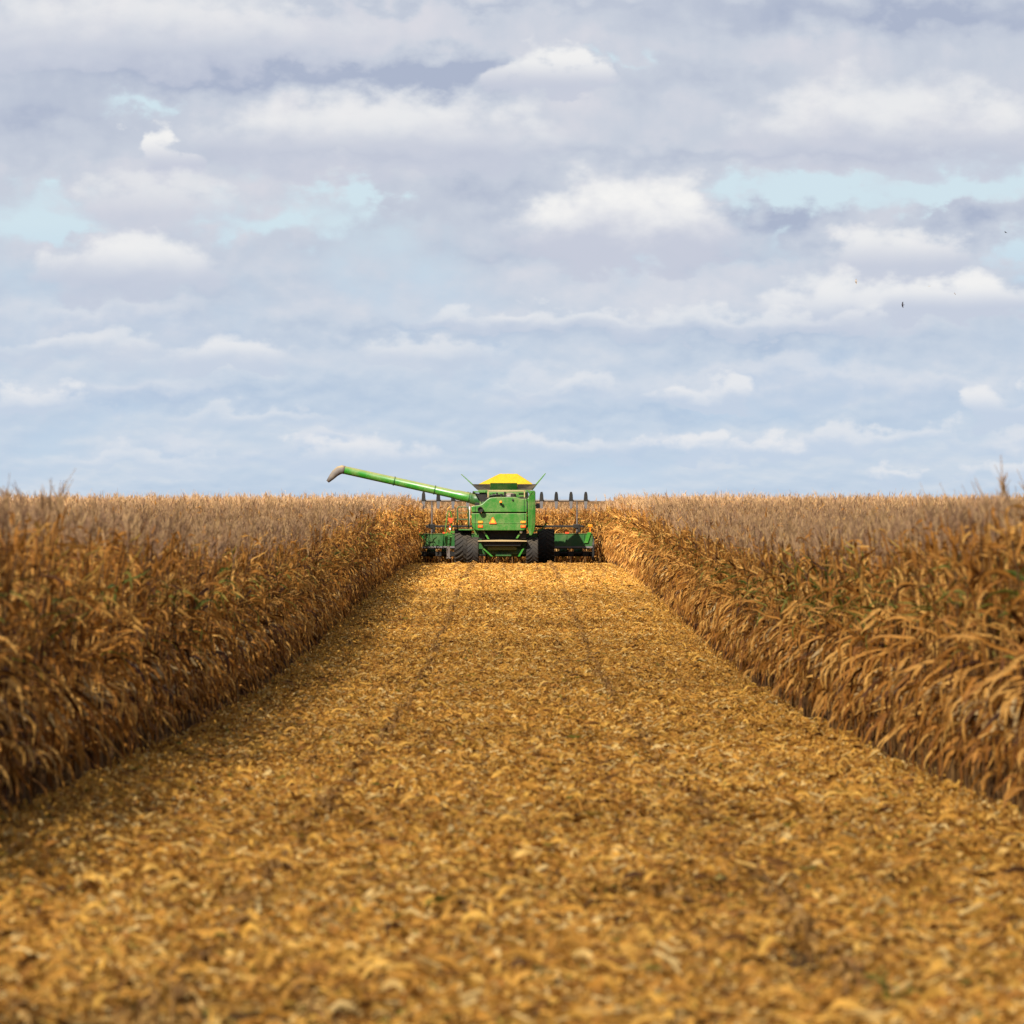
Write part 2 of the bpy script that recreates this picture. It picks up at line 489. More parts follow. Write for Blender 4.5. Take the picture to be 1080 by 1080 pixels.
def tube(bm, path, r, n=10, cap=True):
    path = [Vector(p) for p in path]
    rs = r if isinstance(r, (list, tuple)) else [r] * len(path)
    rings = []
    up0 = None
    for i, p in enumerate(path):
        d = (path[min(i + 1, len(path) - 1)] - path[max(i - 1, 0)]).normalized()
        if up0 is None:
            up0 = Vector((0, 0, 1)) if abs(d.z) < 0.9 else Vector((0, 1, 0))
        sd = d.cross(up0).normalized()
        u = sd.cross(d).normalized()
        up0 = u
        rings.append([bm.verts.new(p + (sd * math.cos(2 * PI * k / n) + u * math.sin(2 * PI * k / n)) * rs[i]) for k in range(n)])
    for a, c in zip(rings[:-1], rings[1:]):
        for k in range(n):
            bm.faces.new((a[k], a[(k + 1) % n], c[(k + 1) % n], c[k]))
    if cap:
        bm.faces.new(rings[0][::-1]); bm.faces.new(rings[-1])
    return bm


def lathe_x(bm, prof, n=48):
    """profile (x, r) revolved round the x axis"""
    rings = [[bm.verts.new((x, r * math.cos(2 * PI * k / n), r * math.sin(2 * PI * k / n))) for k in range(n)] for x, r in prof]
    for a, c in zip(rings[:-1], rings[1:]):
        for k in range(n):
            bm.faces.new((a[k], a[(k + 1) % n], c[(k + 1) % n], c[k]))
    bm.faces.new(rings[0]); bm.faces.new(rings[-1][::-1])
    return bm


# ------------------------------------------------------------------ terrain
HD = np.array([-200, 0, 29, 45, 59, 82, 106, 134, 155, 176, 200, 225, 263, 284, 294, 310, 345, 420, 700, 1500, 30000], float)
HH = np.array([2.4, 2.57, 2.82, 3.06, 3.28, 3.65, 3.87, 3.93, 3.80, 3.62, 3.47, 3.36, 3.29, 3.38, 3.46, 3.78, 4.6, 6.0, 9.0, 9.0, 9.0])
_fd = np.linspace(-200, 1500, 3401)
_fh = np.interp(_fd, HD, HH)
_k = np.exp(-0.5 * (np.arange(-40, 41) / 12.0) ** 2); _k /= _k.sum()
_fh = np.convolve(np.pad(_fh, 40, mode='edge'), _k, 'valid')


def gz(y):
    return CAM_Z - np.interp(y, _fd, _fh)


xs = np.unique(np.concatenate([np.linspace(-8000, -60, 12), np.linspace(-60, 60, 61), np.linspace(60, 8000, 12)]))
ys = np.unique(np.concatenate([np.linspace(-400, 20, 20), np.arange(20, 360, 2.0), np.linspace(360, 1500, 30), np.linspace(1500, 16000, 10)]))
X, Y = np.meshgrid(xs, ys)
Z = gz(Y)
V = np.stack([X, Y, Z], -1).reshape(-1, 3)
nx, ny = len(xs), len(ys)
F = [(j * nx + i, j * nx + i + 1, (j + 1) * nx + i + 1, (j + 1) * nx + i) for j in range(ny - 1) for i in range(nx - 1)]
me = bpy.data.meshes.new('ground')
me.from_pydata(V.tolist(), [], F)
me.materials.append(M['soil'])
for p in me.polygons: p.use_smooth = True
ground = bpy.data.objects.new('ground', me)
col.objects.link(ground)
tag(ground, 'brown farm soil under the corn and the harvested lane', 'ground', kind='structure')

# ------------------------------------------------------------------ plant geometry (numpy)


class Acc:
    """collects strips into vertex / face / tone / material lists"""
    def __init__(self):
        self.v = []; self.f = []; self.tone = []; self.verd = []; self.mi = []

    def strip(self, rows, tone, mi, verd=0.0):
        base = len(self.v)
        w = len(rows[0])
        for r in rows:
            for p in r:
                self.v.append(tuple(p)); self.tone.append(tone); self.verd.append(verd)
        for i in range(len(rows) - 1):
            for j in range(w - 1):
                a = base + i * w + j
                self.f.append((a, a + 1, a + w + 1, a + w)); self.mi.append(mi)

    def rod(self, path, r, n, tone, mi):
        base = len(self.v)
        path = [np.array(p, float) for p in path]
        for i, p in enumerate(path):
            d = path[min(i + 1, len(path) - 1)] - path[max(i - 1, 0)]
            d = d / (np.linalg.norm(d) + 1e-9)
            up = np.array([0, 0, 1.0]) if abs(d[2]) < 0.9 else np.array([0, 1.0, 0])
            s = np.cross(d, up); s /= np.linalg.norm(s)
            u = np.cross(s, d)
            rr = r[i] if isinstance(r, (list, tuple)) else r
            for k in range(n):
                a = 2 * PI * k / n
                self.v.append(tuple(p + rr * (math.cos(a) * s + math.sin(a) * u))); self.tone.append(tone); self.verd.append(0.0)
        for i in range(len(path) - 1):
            for k in range(n):
                a = base + i * n + k; c = base + i * n + (k + 1) % n
                self.f.append((a, c, c + n, a + n)); self.mi.append(mi)


def leaf(acc, rg, z0, phi, L, w, th0, th1, twist, mi=0, seg=7, tone=0.5, verd=0.0, x0=0, y0=0):
    p = np.array([x0, y0, z0], float)
    rows = []
    k = rg.uniform(1.2, 2.6)
    wob = rg.uniform(-0.35, 0.35)
    ph = rg.uniform(0, 6.28)
    fold = rg.uniform(0.25, 0.9)
    for i in range(seg + 1):
        s = i / seg
        th = th0 + (th1 - th0) * (1 - (1 - s) ** k)
        th += 0.30 * math.sin(ph + s * 7.5)
        az_ = phi + wob * s * s * 2 + 0.28 * math.sin(ph * 2 + 6 * s)
        d = np.array([math.cos(az_) * math.cos(th), math.sin(az_) * math.cos(th), math.sin(th)])
        side = np.array([-math.sin(az_), math.cos(az_), 0.0])
        nrm = np.cross(d, side)
        tw = twist * s + 0.6 * math.sin(ph + 5 * s)
        sd = side * math.cos(tw) + nrm * math.sin(tw)
        nn = -side * math.sin(tw) + nrm * math.cos(tw)
        ww = w * (0.55 + 0.45 * min(1, s * 4)) * (1 - s ** 2.2) ** 0.8 + 0.004
        rows.append([p - sd * ww * 0.5 + nn * ww * fold * 0.35, p, p + sd * ww * 0.5 + nn * ww * fold * 0.35])
        p = p + d * (L / seg)
    acc.strip(rows, tone, mi, verd)


def make_plant(seed):
    """a dry maize plant: returns dict of Acc: stalk, foliage, tassel, ear"""
    rg = np.random.default_rng(seed)
    H = rg.uniform(2.72, 2.98)
    lean = rg.normal(0, 0.035, 2) + np.array([0.03, 0.01])
    parts = {k: Acc() for k in ('stalk', 'foliage', 'tassel', 'ear')}

    def ax(z):
        q = z / H
        return lean[0] * H * q * q, lean[1] * H * q * q
    path = [(ax(z)[0], ax(z)[1], z) for z in np.linspace(-0.05, H, 6)]
    parts['stalk'].rod(path, [0.015, 0.014, 0.012, 0.010, 0.008, 0.005], 5, rg.uniform(0.2, 0.9), 1)
    phi0 = rg.uniform(0, 2 * PI)
    zlo = rg.uniform(0.42, 0.72)
    nl = int(rg.integers(12, 16))
    for i in range(nl):
        q = i / (nl - 1)
        z = zlo + (H - 0.15 - zlo) * q ** 0.95
        phi = phi0 + PI * (i % 2) + rg.normal(0, 0.5)
        L = (0.46 + 0.30 * math.sin(PI * min(1, q * 0.8 + 0.1))) * rg.uniform(0.65, 1.15)
        w = rg.uniform(0.030, 0.062) * (1.0 if q < 0.85 else 0.8)
        broken = rg.random() < (0.30 if q < .66 else 0.10)
        if q < 0.45:
            th0, th1 = R(rg.uniform(-10, 45)), R(rg.uniform(-92, -70))
        elif q < 0.66:
            th0, th1 = R(rg.uniform(50, 84)), R(rg.uniform(-80, 40)); L *= 0.85
        else:
            th0, th1 = R(rg.uniform(55, 86)), R(rg.choice([rg.uniform(-75, -10), rg.uniform(20, 70)])); L *= 0.85 if q < 0.85 else 0.62
        if broken:
            th1 = R(-88); th0 *= 0.6
        t = np.clip(rg.normal(0.50 + 0.14 * q, 0.30), 0, 1)
        vd = rg.uniform(0.55, 1.08) if (0.45 < q < 0.97 and rg.random() < 0.36) else 0.0
        x, y = ax(z)
        leaf(parts['foliage'], rg, z, phi, L, w, th0, th1, rg.normal(0, 1.1), 0, 7, t, vd, x, y)
        # leaf sheath hugging the stalk
        if rg.random() < 0.5:
            x2, y2 = ax(max(z - 0.2, 0))
            parts['foliage'].strip([[(x2 - 0.02, y2, z - 0.2), (x2 + 0.02, y2 + 0.01, z - 0.2)], [(x - 0.022, y, z), (x + 0.022, y + 0.01, z)]], t, 0, 0)
    # tassel
    tx, ty = ax(H)
    dirx = rg.normal(0.24, 0.12); diry = rg.normal(0, 0.1)
    Lc = rg.uniform(0.22, 0.44)
    tt = rg.uniform(0.2, 0.9)
    c0 = np.array([tx, ty, H - 0.02])
    parts['tassel'].rod([c0, c0 + np.array([dirx * .3, diry * .3, 1]) * Lc * .5, c0 + np.array([dirx, diry, 1]) * Lc], [0.006, 0.007, 0.003], 3, tt, 2)
    for _ in range(int(rg.integers(6, 10))):
        a = rg.uniform(0, 2 * PI); e = R(rg.uniform(58, 86)); l = rg.uniform(0.10, 0.20)
        s0 = c0 + np.array([dirx * .1, diry * .1, 1]) * rg.uniform(0.05, 0.2)
        d = np.array([math.cos(a) * math.cos(e) + dirx * .5, math.sin(a) * math.cos(e), math.sin(e)])
        d2 = d + np.array([0.22, 0, -0.12])
        parts['tassel'].rod([s0, s0 + d * l * .5, s0 + d * l * .5 + d2 * l * .5], [0.005, 0.006, 0.003], 3, np.clip(tt + rg.normal(0, .15), 0, 1), 2)
    # ear, hanging in its husk
    ze = rg.uniform(0.95, 1.35)
    a = phi0 + rg.normal(0, 0.4)
    x, y = ax(ze)
    dn = R(rg.uniform(-80, -20))
    d = np.array([math.cos(a) * math.cos(dn), math.sin(a) * math.cos(dn), math.sin(dn)])
    s0 = np.array([x, y, ze]) + np.array([math.cos(a), math.sin(a), 0]) * 0.03
    parts['ear'].rod([s0, s0 + d * 0.05, s0 + d * 0.14, s0 + d * 0.22, s0 + d * 0.28], [0.012, 0.030, 0.034, 0.024, 0.006], 6, rg.uniform(0, 1), 3)
    return parts


CORN_MATS = [M['leaf'], M['stalk'], M['tassel'], M['husk']]


def acc_mesh(name, acc, mats):
    me = bpy.data.meshes.new(name)
    me.from_pydata(acc.v, [], acc.f)
    for mm in mats: me.materials.append(mm)
    me.polygons.foreach_set('material_index', acc.mi)
    me.attributes.new('tone', 'FLOAT', 'POINT').data.foreach_set('value', np.array(acc.tone, np.float32))
    me.attributes.new('verd', 'FLOAT', 'POINT').data.foreach_set('value', np.array(acc.verd, np.float32))
    return me


def scatter(name, protos, mats, pos, pick, rot, scl, lush, label, cat):
    """ONE object: prototype clumps and scatter points in one mesh, instanced by a geometry node tree"""
    v = []; f = []; mi = []; tone = []; verd = []; proto = []
    for k, a in enumerate(protos):
        base = len(v)
        v += a.v; tone += a.tone; verd += a.verd; proto += [k] * len(a.v); mi += a.mi
        f += [tuple(i + base for i in q) for q in a.f]
    nproto = len(v); n = len(pos)
    me = bpy.data.meshes.new(name)
    me.from_pydata(v + [tuple(p) for p in pos.tolist()], [], f)
    for mm in mats: me.materials.append(mm)
    me.polygons.foreach_set('material_index', mi)

    def at(nm, ty, a, b_, key='value'):
        arr = np.concatenate([np.asarray(a), np.asarray(b_)])
        me.attributes.new(nm, ty, 'POINT').data.foreach_set(key, arr.ravel())
    at('tone', 'FLOAT', np.array(tone, np.float32), np.zeros(n, np.float32))
    at('verd', 'FLOAT', np.array(verd, np.float32), np.zeros(n, np.float32))
    at('proto', 'INT', np.array(proto, np.int32), np.full(n, -1, np.int32))
    at('spot', 'INT', np.zeros(nproto, np.int32), np.ones(n, np.int32))
    at('pick', 'INT', np.zeros(nproto, np.int32), pick.astype(np.int32))
    at('turn', 'FLOAT_VECTOR', np.zeros((nproto, 3), np.float32), rot.astype(np.float32), 'vector')
    at('size', 'FLOAT_VECTOR', np.ones((nproto, 3), np.float32), scl.astype(np.float32), 'vector')
    at('lush', 'FLOAT', np.zeros(nproto, np.float32), lush.astype(np.float32))
    o = bpy.data.objects.new(name, me)
    col.objects.link(o)
    ng = bpy.data.node_groups.new(name + '_scatter', 'GeometryNodeTree')
    ng.interface.new_socket('Geometry', in_out='INPUT', socket_type='NodeSocketGeometry')
    ng.interface.new_socket('Geometry', in_out='OUTPUT', socket_type='NodeSocketGeometry')
    N = ng.nodes; Lk = ng.links
    gin = N.new('NodeGroupInput'); gout = N.new('NodeGroupOutput')

    def attr(nm, ty):
        q = N.new('GeometryNodeInputNamedAttribute'); q.data_type = ty; q.inputs[0].default_value = nm
        return next(s for s in q.outputs if s.enabled and s.name == 'Attribute')
    sepg = N.new('GeometryNodeSeparateGeometry'); sepg.domain = 'POINT'
    Lk.new(gin.outputs[0], sepg.inputs[0]); Lk.new(attr('spot', 'INT'), sepg.inputs[1])
    spl = N.new('GeometryNodeSplitToInstances'); spl.domain = 'POINT'
    Lk.new(sepg.outputs[1], spl.inputs[0]); Lk.new(attr('proto', 'INT'), spl.inputs['Group ID'])
    iop = N.new('GeometryNodeInstanceOnPoints')
    Lk.new(sepg.outputs[0], iop.inputs['Points'])
    Lk.new(spl.outputs[0], iop.inputs['Instance'])
    iop.inputs['Pick Instance'].default_value = True
    Lk.new(attr('pick', 'INT'), iop.inputs['Instance Index'])
    Lk.new(attr('turn', 'FLOAT_VECTOR'), iop.inputs['Rotation'])
    Lk.new(attr('size', 'FLOAT_VECTOR'), iop.inputs['Scale'])
    Lk.new(iop.outputs[0], gout.inputs[0])
    md = o.modifiers.new('scatter', 'NODES')
    md.node_group = ng
    tag(o, label, cat, kind='stuff')
    return o


# ------------------------------------------------------------------ standing corn
LANE = 5.08                            # half the harvested width, row to row
ROW = 0.762
HEAD_Y = 296.6                         # first uncut plants in front of the header
NP = 14
protos = [make_plant(100 + i) for i in range(NP)]


def merged(p):
    a = Acc()
    for k in ('stalk', 'foliage', 'tassel', 'ear'):
        q = p[k]; base = len(a.v)
        a.v += q.v; a.tone += q.tone; a.verd += q.verd; a.mi += q.mi
        a.f += [tuple(i + base for i in f) for f in q.f]
    return a


pts = []
for side in (-1, 1):
    k = 0
    while True:
        x = side * (LANE + ROW * k)
        if abs(x) > 42: break
        y0 = max(40.0, (abs(x) - 12.0) / 0.09)
        if y0 < 345:
            y = np.arange(y0, 345, 0.178)
            if k > 9:                       # deep in the field only the tops can be seen
                y = y[rng.random(len(y)) < 0.80]
            y = y + rng.normal(0, 0.04, len(y))
            pts.append(np.stack([x + rng.normal(0, 0.045, len(y)), y, np.full(len(y), k)], -1))
        k += 1
for k in range(-6, 7):
    y = np.arange(HEAD_Y, 345, 0.178) + rng.normal(0, 0.04)
    pts.append(np.stack([k * ROW + rng.normal(0, 0.045, len(y)), y, np.full(len(y), 5)], -1))
pts = np.concatenate(pts)
# the plants that show largest: front rows nearest the camera and inside the frame
infr = (np.abs(pts[:, 0]) < pts[:, 1] * 0.0915) & (pts[:, 2] < 1.5) & (pts[:, 1] < 120)
order = np.argsort(np.where(infr, pts[:, 1] + 6.0 * pts[:, 2], 1e9))
near_idx = order[:300]
mask = np.ones(len(pts), bool); mask[near_idx] = False
far = pts[mask]
n = len(far)
yy = far[:, 1]
pos = np.stack([far[:, 0], yy, gz(yy)], -1)
rot = np.stack([rng.normal(0, 0.035, n), rng.normal(0.02, 0.035, n), rng.uniform(0, 2 * PI, n)], -1)
s = np.clip(rng.normal(1.0, 0.045, n), 0.86, 1.12)
scl = np.stack([rng.uniform(0.95, 1.25, n), rng.uniform(0.95, 1.25, n), s], -1)
# a greener patch in the right-hand field, a weaker one on the left
lush = np.where(rng.random(n) < 0.60, 0.50, 0.0) * np.exp(-((far[:, 0] - 7) / 8) ** 2 - ((yy - 74) / 50) ** 2) + np.where(rng.random(n) < 0.07, 0.36, 0.0) * np.exp(-((far[:, 0] + 8) / 8) ** 2 - ((yy - 80) / 45) ** 2) + rng.normal(0.0, 0.03, n)
scatter('standing_corn', [merged(p) for p in protos], CORN_MATS, pos, rng.integers(0, NP, n), rot, scl, lush,
        'dry tan corn standing in rows on both sides of the lane and beyond the combine', 'corn field')
print('corn plants', n)

KEYS = [('stalk', 1), ('foliage', 0), ('tassel', 2), ('ear', 3)]
NV = 10
vmesh = [{k: acc_mesh(k, protos[i][k], CORN_MATS) for k, _ in KEYS} for i in range(NV)]
greener = []
for i in range(4):
    q = protos[i]['foliage']
    q.verd = [v_ + 0.30 if v_ > 0 else v_ for v_ in q.verd]
    greener.append({**vmesh[i], 'foliage': acc_mesh('foliage', q, CORN_MATS)})
for ix in near_idx:
    x, y, _ = pts[ix]
    o = empty('corn_plant', (float(x), float(y), float(gz(y))))
    o.rotation_euler = (random.gauss(0, .035), random.gauss(.02, .035), random.uniform(0, 2 * PI))
    w = random.uniform(0.95, 1.25)
    o.scale = (w, w, min(1.12, max(.86, random.gauss(1, .045))))
    if x < 0:
        tag(o, 'dry tasselled corn plant standing at the nearest lane edge of the shaded left cornfield', 'corn plant', 'corn plants along the left edge of the lane')
    else:
        tag(o, 'dry tasselled corn plant standing at the nearest lane edge of the sunlit right cornfield', 'corn plant', 'corn plants along the right edge of the lane')
    src = greener[random.randrange(4)] if random.random() < (0.30 if x > 0 else 0.10) else vmesh[random.randrange(NV)]
    for k, _ in KEYS:
        c = bpy.data.objects.new(k, src[k])
        col.objects.link(c)
        c.parent = o

# ------------------------------------------------------------------ crop residue on the harvested lane


def litter_patch(seed, nfl, size, big=1.0):
    rg = np.random.default_rng(seed)
    a = Acc()
    for _ in range(nfl):
        x, y = rg.uniform(-size, size, 2)
        z = abs(rg.normal(0.015, 0.03)) + 0.004
        phi = rg.uniform(0, 2 * PI)
        t = np.clip(rg.normal(0.56, 0.30), 0, 1)
        r = rg.random()
        vd = 1.02 if rg.random() < 0.045 else 0.0
        if r < 0.04:
            leaf(a, rg, z, phi, rg.uniform(.20, .36), rg.uniform(.03, .055), R(rg.uniform(-5, 35)), R(rg.uniform(-50, 0)), rg.normal(0, 1.5), 0, 6, t, vd, x, y)
        elif r < 0.76:
            L = rg.uniform(0.04, 0.17) * big; w = rg.uniform(0.008, 0.030) * big
            leaf(a, rg, z, phi, L, w, R(rg.uniform(-10, 30)), R(rg.uniform(-35, 10)), rg.normal(0, 1.2), 0, 4, t, vd, x, y)
        elif r < 0.96:      # husk cup
            L = rg.uniform(0.05, 0.11) * big
            leaf(a, rg, z, phi, L, rg.uniform(0.018, 0.045), R(rg.uniform(0, 40)), R(rg.uniform(-45, -10)), rg.normal(0, .5), 0, 3, np.clip(t + .12, 0, 1), 0, x, y)
        else:               # bit of stalk
            L = rg.uniform(0.05, 0.16)
            d = np.array([math.cos(phi), math.sin(phi), rg.uniform(-0.1, 0.35)])
            p = np.array([x, y, z + .01])
            a.rod([p, p + d * L], 0.009, 4, np.clip(t + .1, 0, 1), 0)
    return a


NL = 9
lp = [litter_patch(500 + i, 620, 0.55) for i in range(NL)]
L = []
for (ya, yb, per) in ((22, 60, 1.7), (60, 130, 1.5), (130, 297, 1.25)):
    area = (yb - ya) * 2 * (LANE + 0.5)
    k = int(area * per)
    L.append(np.stack([rng.uniform(-LANE + 0.66, LANE - 0.66, k), rng.uniform(ya, yb, k)], -1))
L = np.concatenate(L)
k = 900
L = np.concatenate([L, np.stack([rng.choice([-1, 1], k) * rng.uniform(LANE - 0.66, LANE - 0.2, k), rng.uniform(40, 290, k)], -1)])
n = len(L)
pos = np.stack([L[:, 0], L[:, 1], gz(L[:, 1]) + rng.uniform(-0.01, 0.03, n)], -1)
# residue is pressed down in the wheel tracks
track = np.abs(np.abs(L[:, 0] + 0.2) - 1.65) < 0.30
sc = np.where(track | (np.abs(L[:, 0]) > LANE - 0.66), rng.uniform(0.45, 0.8, n), rng.uniform(0.8, 1.2, n))
scl = np.stack([sc, sc, np.where(track, 0.45, rng.uniform(0.8, 1.7, n)) * np.interp(L[:, 1], [220, 270], [1.0, 0.55])], -1)
rot = np.stack([rng.normal(0, .03, n), rng.normal(0, .03, n), rng.uniform(0, 2 * PI, n)], -1)
scatter('crop_residue', lp, [M['litter']], pos, rng.integers(0, NL, n), rot, scl, rng.normal(0, 0.03, n),
        'golden chopped leaves and husks covering the harvested lane', 'crop residue')

# stubble: cut stalks in rows
sp = []
for i in range(6):
    rg = np.random.default_rng(900 + i)
    a = Acc()
    h = rg.uniform(0.08, 0.20)
    dxy = rg.normal(0, 0.04, 2)
    a.rod([(0, 0, -0.03), (dxy[0] * .5, dxy[1] * .5, h * .6), (dxy[0], dxy[1], h)], [0.014, 0.012, 0.011], 5, rg.uniform(.3, .8), 0)
    for _ in range(3):
        leaf(a, rg, h * rg.uniform(.3, 1), rg.uniform(0, 6.28), rg.uniform(.12, .3), .045, R(rg.uniform(10, 60)), R(-70), rg.normal(0, 1), 0, 4, rg.uniform(.3, .9), 0)
    sp.append(a)
Q = []; QZ = []
for k in range(12):
    y = np.arange(24, 295, 0.2); y = y[rng.random(len(y)) < (.40 if k in (3, 8) else .22)]
    QZ.append(np.full(len(y), 1.2 if k in (3, 8) else 0.9))
    Q.append(np.stack([(k - 5.5) * ROW + rng.normal(0, .04, len(y)), y + rng.normal(0, .05, len(y))], -1))
Q = np.concatenate(Q); n = len(Q)
pos = np.stack([Q[:, 0], Q[:, 1], gz(Q[:, 1])], -1)
rot = np.stack([rng.normal(0, .15, n), rng.normal(0, .15, n), rng.uniform(0, 2 * PI, n)], -1)
scatter('corn_stubble', sp, [M['stub']], pos, rng.integers(0, 6, n), rot, np.stack([np.ones(n), np.ones(n), np.concatenate(QZ)], -1), np.zeros(n),
        'short cut corn stalks standing in rows across the harvested lane', 'stubble')

# ------------------------------------------------------------------ combine harvester
CX, CY = -0.38, 286.0
combine = empty('combine_harvester', (CX, CY, 0.0))
tag(combine, 'green combine harvester with corn header and raised unloading auger, seen from behind', 'combine harvester')
G = M['green']


def hood_surface(x, z):
    """y of the rear hood: a gently bulged moulding"""
    return 0.0


def moulding(name, outline, y_back, mat, parent, nz=10, off=0.0, bevel=0.03):
    """panel with given (x,z) outline: bulged rear face, thickness to y_back"""
    bm = B()
    a = [bm.verts.new((x, hood_surface(x, z) + off, z)) for x, z in outline]
    c = [bm.verts.new((x, y_back, z)) for x, z in outline]
    n = len(outline)
    fa = bm.faces.new(a[::-1]); bm.faces.new(c)
    for i in range(n):
        bm.faces.new((a[i], a[(i + 1) % n], c[(i + 1) % n], c[i]))
    o = obj(name, bm, mat, parent, bevel)
    return o


def curve(p0, p1, n=6):
    """smooth s-step between two points"""
    out_ = []
    for i in range(n + 1):
        t_ = i / n
        out_.append((p0[0] + (p1[0] - p0[0]) * t_, p0[1] + (p1[1] - p0[1]) * (3 * t_ * t_ - 2 * t_ ** 3)))
    return out_


top = [(-1.67, 2.95), (-1.60, 2.99)] + curve((-1.28, 3.03), (-0.66, 3.41), 7) + [(-0.4, 3.44), (0.5, 3.44)] + curve((0.55, 3.44), (0.82, 3.35), 4) + [(1.12, 3.35)]
upper = [(-1.66, 2.68)] + top + [(1.13, 2.68)]
hood = moulding('rear_hood', upper, 1.25, G, combine)
lower = [(-1.50, 1.80), (-1.60, 1.92), (-1.65, 2.15), (-1.66, 2.62), (1.13, 2.62), (1.12, 2.0), (1.05, 1.80), (0.9, 1.76), (-1.35, 1.76)]
panel = moulding('rear_panel', lower, 1.2, G, combine, off=-0.02)
# crease strip
bm = B(); prism(bm, [(-1.63, 2.115), (-1.63, 2.145), (1.12, 2.145), (1.12, 2.115)], 0.0, 0.06)
for v in bm.verts: v.co.y = hood_surface(v.co.x, v.co.z) - 0.035 + (0.05 if v.co.y > .03 else 0)
obj('trim_strip', bm, G, panel, 0.006)
for sx_ in (-1.47, 1.0):
    bm = B(); box(bm, sx_ - .012, sx_ + .012, -0.006, 0.02, 2.69, 2.97 if sx_ < 0 else 3.33)
    obj('seam', bm, M['black'], hood)
    bm = B(); box(bm, sx_ - .012, sx_ + .012, -0.026, 0.0, 1.82, 2.60)
    obj('seam', bm, M['black'], panel)
# right hand corner shield, taller than the hood
bm = B()
prism(bm, [(1.15, 1.90), (1.15, 3.36), (1.20, 3.40), (1.27, 3.60), (1.15, 3.72), (1.20, 3.76), (1.50, 3.77), (1.56, 3.70), (1.57, 2.2), (1.50, 1.72), (1.36, 1.50), (1.25, 1.52), (1.22, 1.80)], 0.13, 4.2)
for v in bm.verts:
    if v.co.y < 1 and v.co.x > 1.3: v.co.y += 0.16 * ((v.co.x - 1.3) / .27) ** 2
obj('side_shield', bm, G, combine, 0.035)
# left hand shield, set in below the auger
bm = B()
prism(bm, [(-1.20, 1.60), (-1.44, 1.46), (-1.55, 1.72), (-1.62, 2.2), (-1.62, 2.90), (-1.20, 2.94)], 1.26, 5.0)
obj('side_shield', bm, G, combine, 0.035)
# inner body of the separator
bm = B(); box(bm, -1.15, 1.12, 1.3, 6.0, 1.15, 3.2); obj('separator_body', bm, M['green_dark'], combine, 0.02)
# engine deck with clutter between hood and tank
deck = obj('engine_deck', box(B(), -0.95, 1.14, 0.9, 2.0, 3.2, 3.42), M['black'], combine, 0.02)
bm = B()
box(bm, -0.82, 0.10, 1.6, 1.95, 3.44, 3.70); box(bm, 0.72, 1.12, 1.5, 1.95, 3.44, 3.76)
obj('engine_cover', bm, G, deck, 0.03)
bm = B()
for x in (-0.86, 0.98): box(bm, x, x + 0.06, 1.3, 1.36, 3.4, 3.8)
box(bm, -0.86, 1.04, 1.3, 1.36, 3.72, 3.77)
obj('rail', bm, M['dustboard'], deck, 0.008)
bm = B(); bmesh.ops.create_uvsphere(bm, u_segments=20, v_segments=10, radius=0.34)
for v in bm.verts: v.co = Vector((v.co.x * 1.0 + 0.28, v.co.y * 0.8 + 1.35, max(-0.02, v.co.z) * 0.72 + 3.42))
obj('air_intake', bm, M['steel'], deck, smooth=True)
bm = B(); tube(bm, [(0.45, 1.1, 3.44), (0.45, 1.1, 3.6)], 0.13, 14); obj('filter_cap', bm, M['black'], deck, 0.02)
bm = B()
for (x, y, r, h) in ((-0.55, 1.2, 0.06, 0.2), (-0.38, 1.25, 0.05, 0.25), (-0.16, 1.15, 0.07, 0.18), (0.02, 1.2, 0.05, 0.28)):
    tube(bm, [(x, y, 3.42), (x, y, 3.42 + h)], r, 8)
tube(bm, [(-0.8, 1.15, 3.5), (-0.4, 1.1, 3.56), (0.1, 1.15, 3.5)], 0.03, 8)
obj('hose', bm, M['black'], deck)
# exhaust, camera, small knob
def short_pipe(name, x, z, r, ln, mat, parent, dep=0.10):
    bm = B()
    y0 = hood_surface(x, z)
    n = 18
    tube(bm, [(x, y0 + 0.05, z), (x, y0 - ln, z)], r, n, cap=False)
    tube(bm, [(x, y0 - ln, z), (x, y0 - ln + 0.002, z), (x, y0 - ln + dep, z)], [r, r * 0.78, r * 0.74], n, cap=False)
    bmesh.ops.create_circle(bm, cap_ends=True, segments=n, radius=r * 0.74, matrix=Matrix.Translation((x, y0 - ln + dep, z)) @ Matrix.Rotation(R(90), 4, 'X'))
    bmesh.ops.remove_doubles(bm, verts=bm.verts, dist=0.0005)
    return obj(name, bm, mat, parent)
short_pipe('exhaust_pipe', -1.21, 2.81, 0.145, 0.34, M['black'], combine)
bm = B(); tube(bm, [(-0.18, 0.03, 3.10), (-0.18, -0.16, 3.12), (-0.18, -0.22, 3.17)], 0.045, 10); box(bm, -0.23, -0.13, -0.02, 0.05, 3.02, 3.2)
cb = obj('beacon_bracket', bm, M['black'], combine, 0.008)
bm = B(); tube(bm, [(-0.18, -0.22, 3.15), (-0.18, -0.22, 3.19), (-0.18, -0.22, 3.25)], [0.07, 0.07, 0.045], 14); obj('beacon', bm, M['orange'], cb, 0.01)
bm = B(); tube(bm, [(0.42, 0.03, 3.29), (0.42, -0.06, 3.29)], 0.05, 12); obj('hood_latch', bm, M['black'], combine, 0.01)
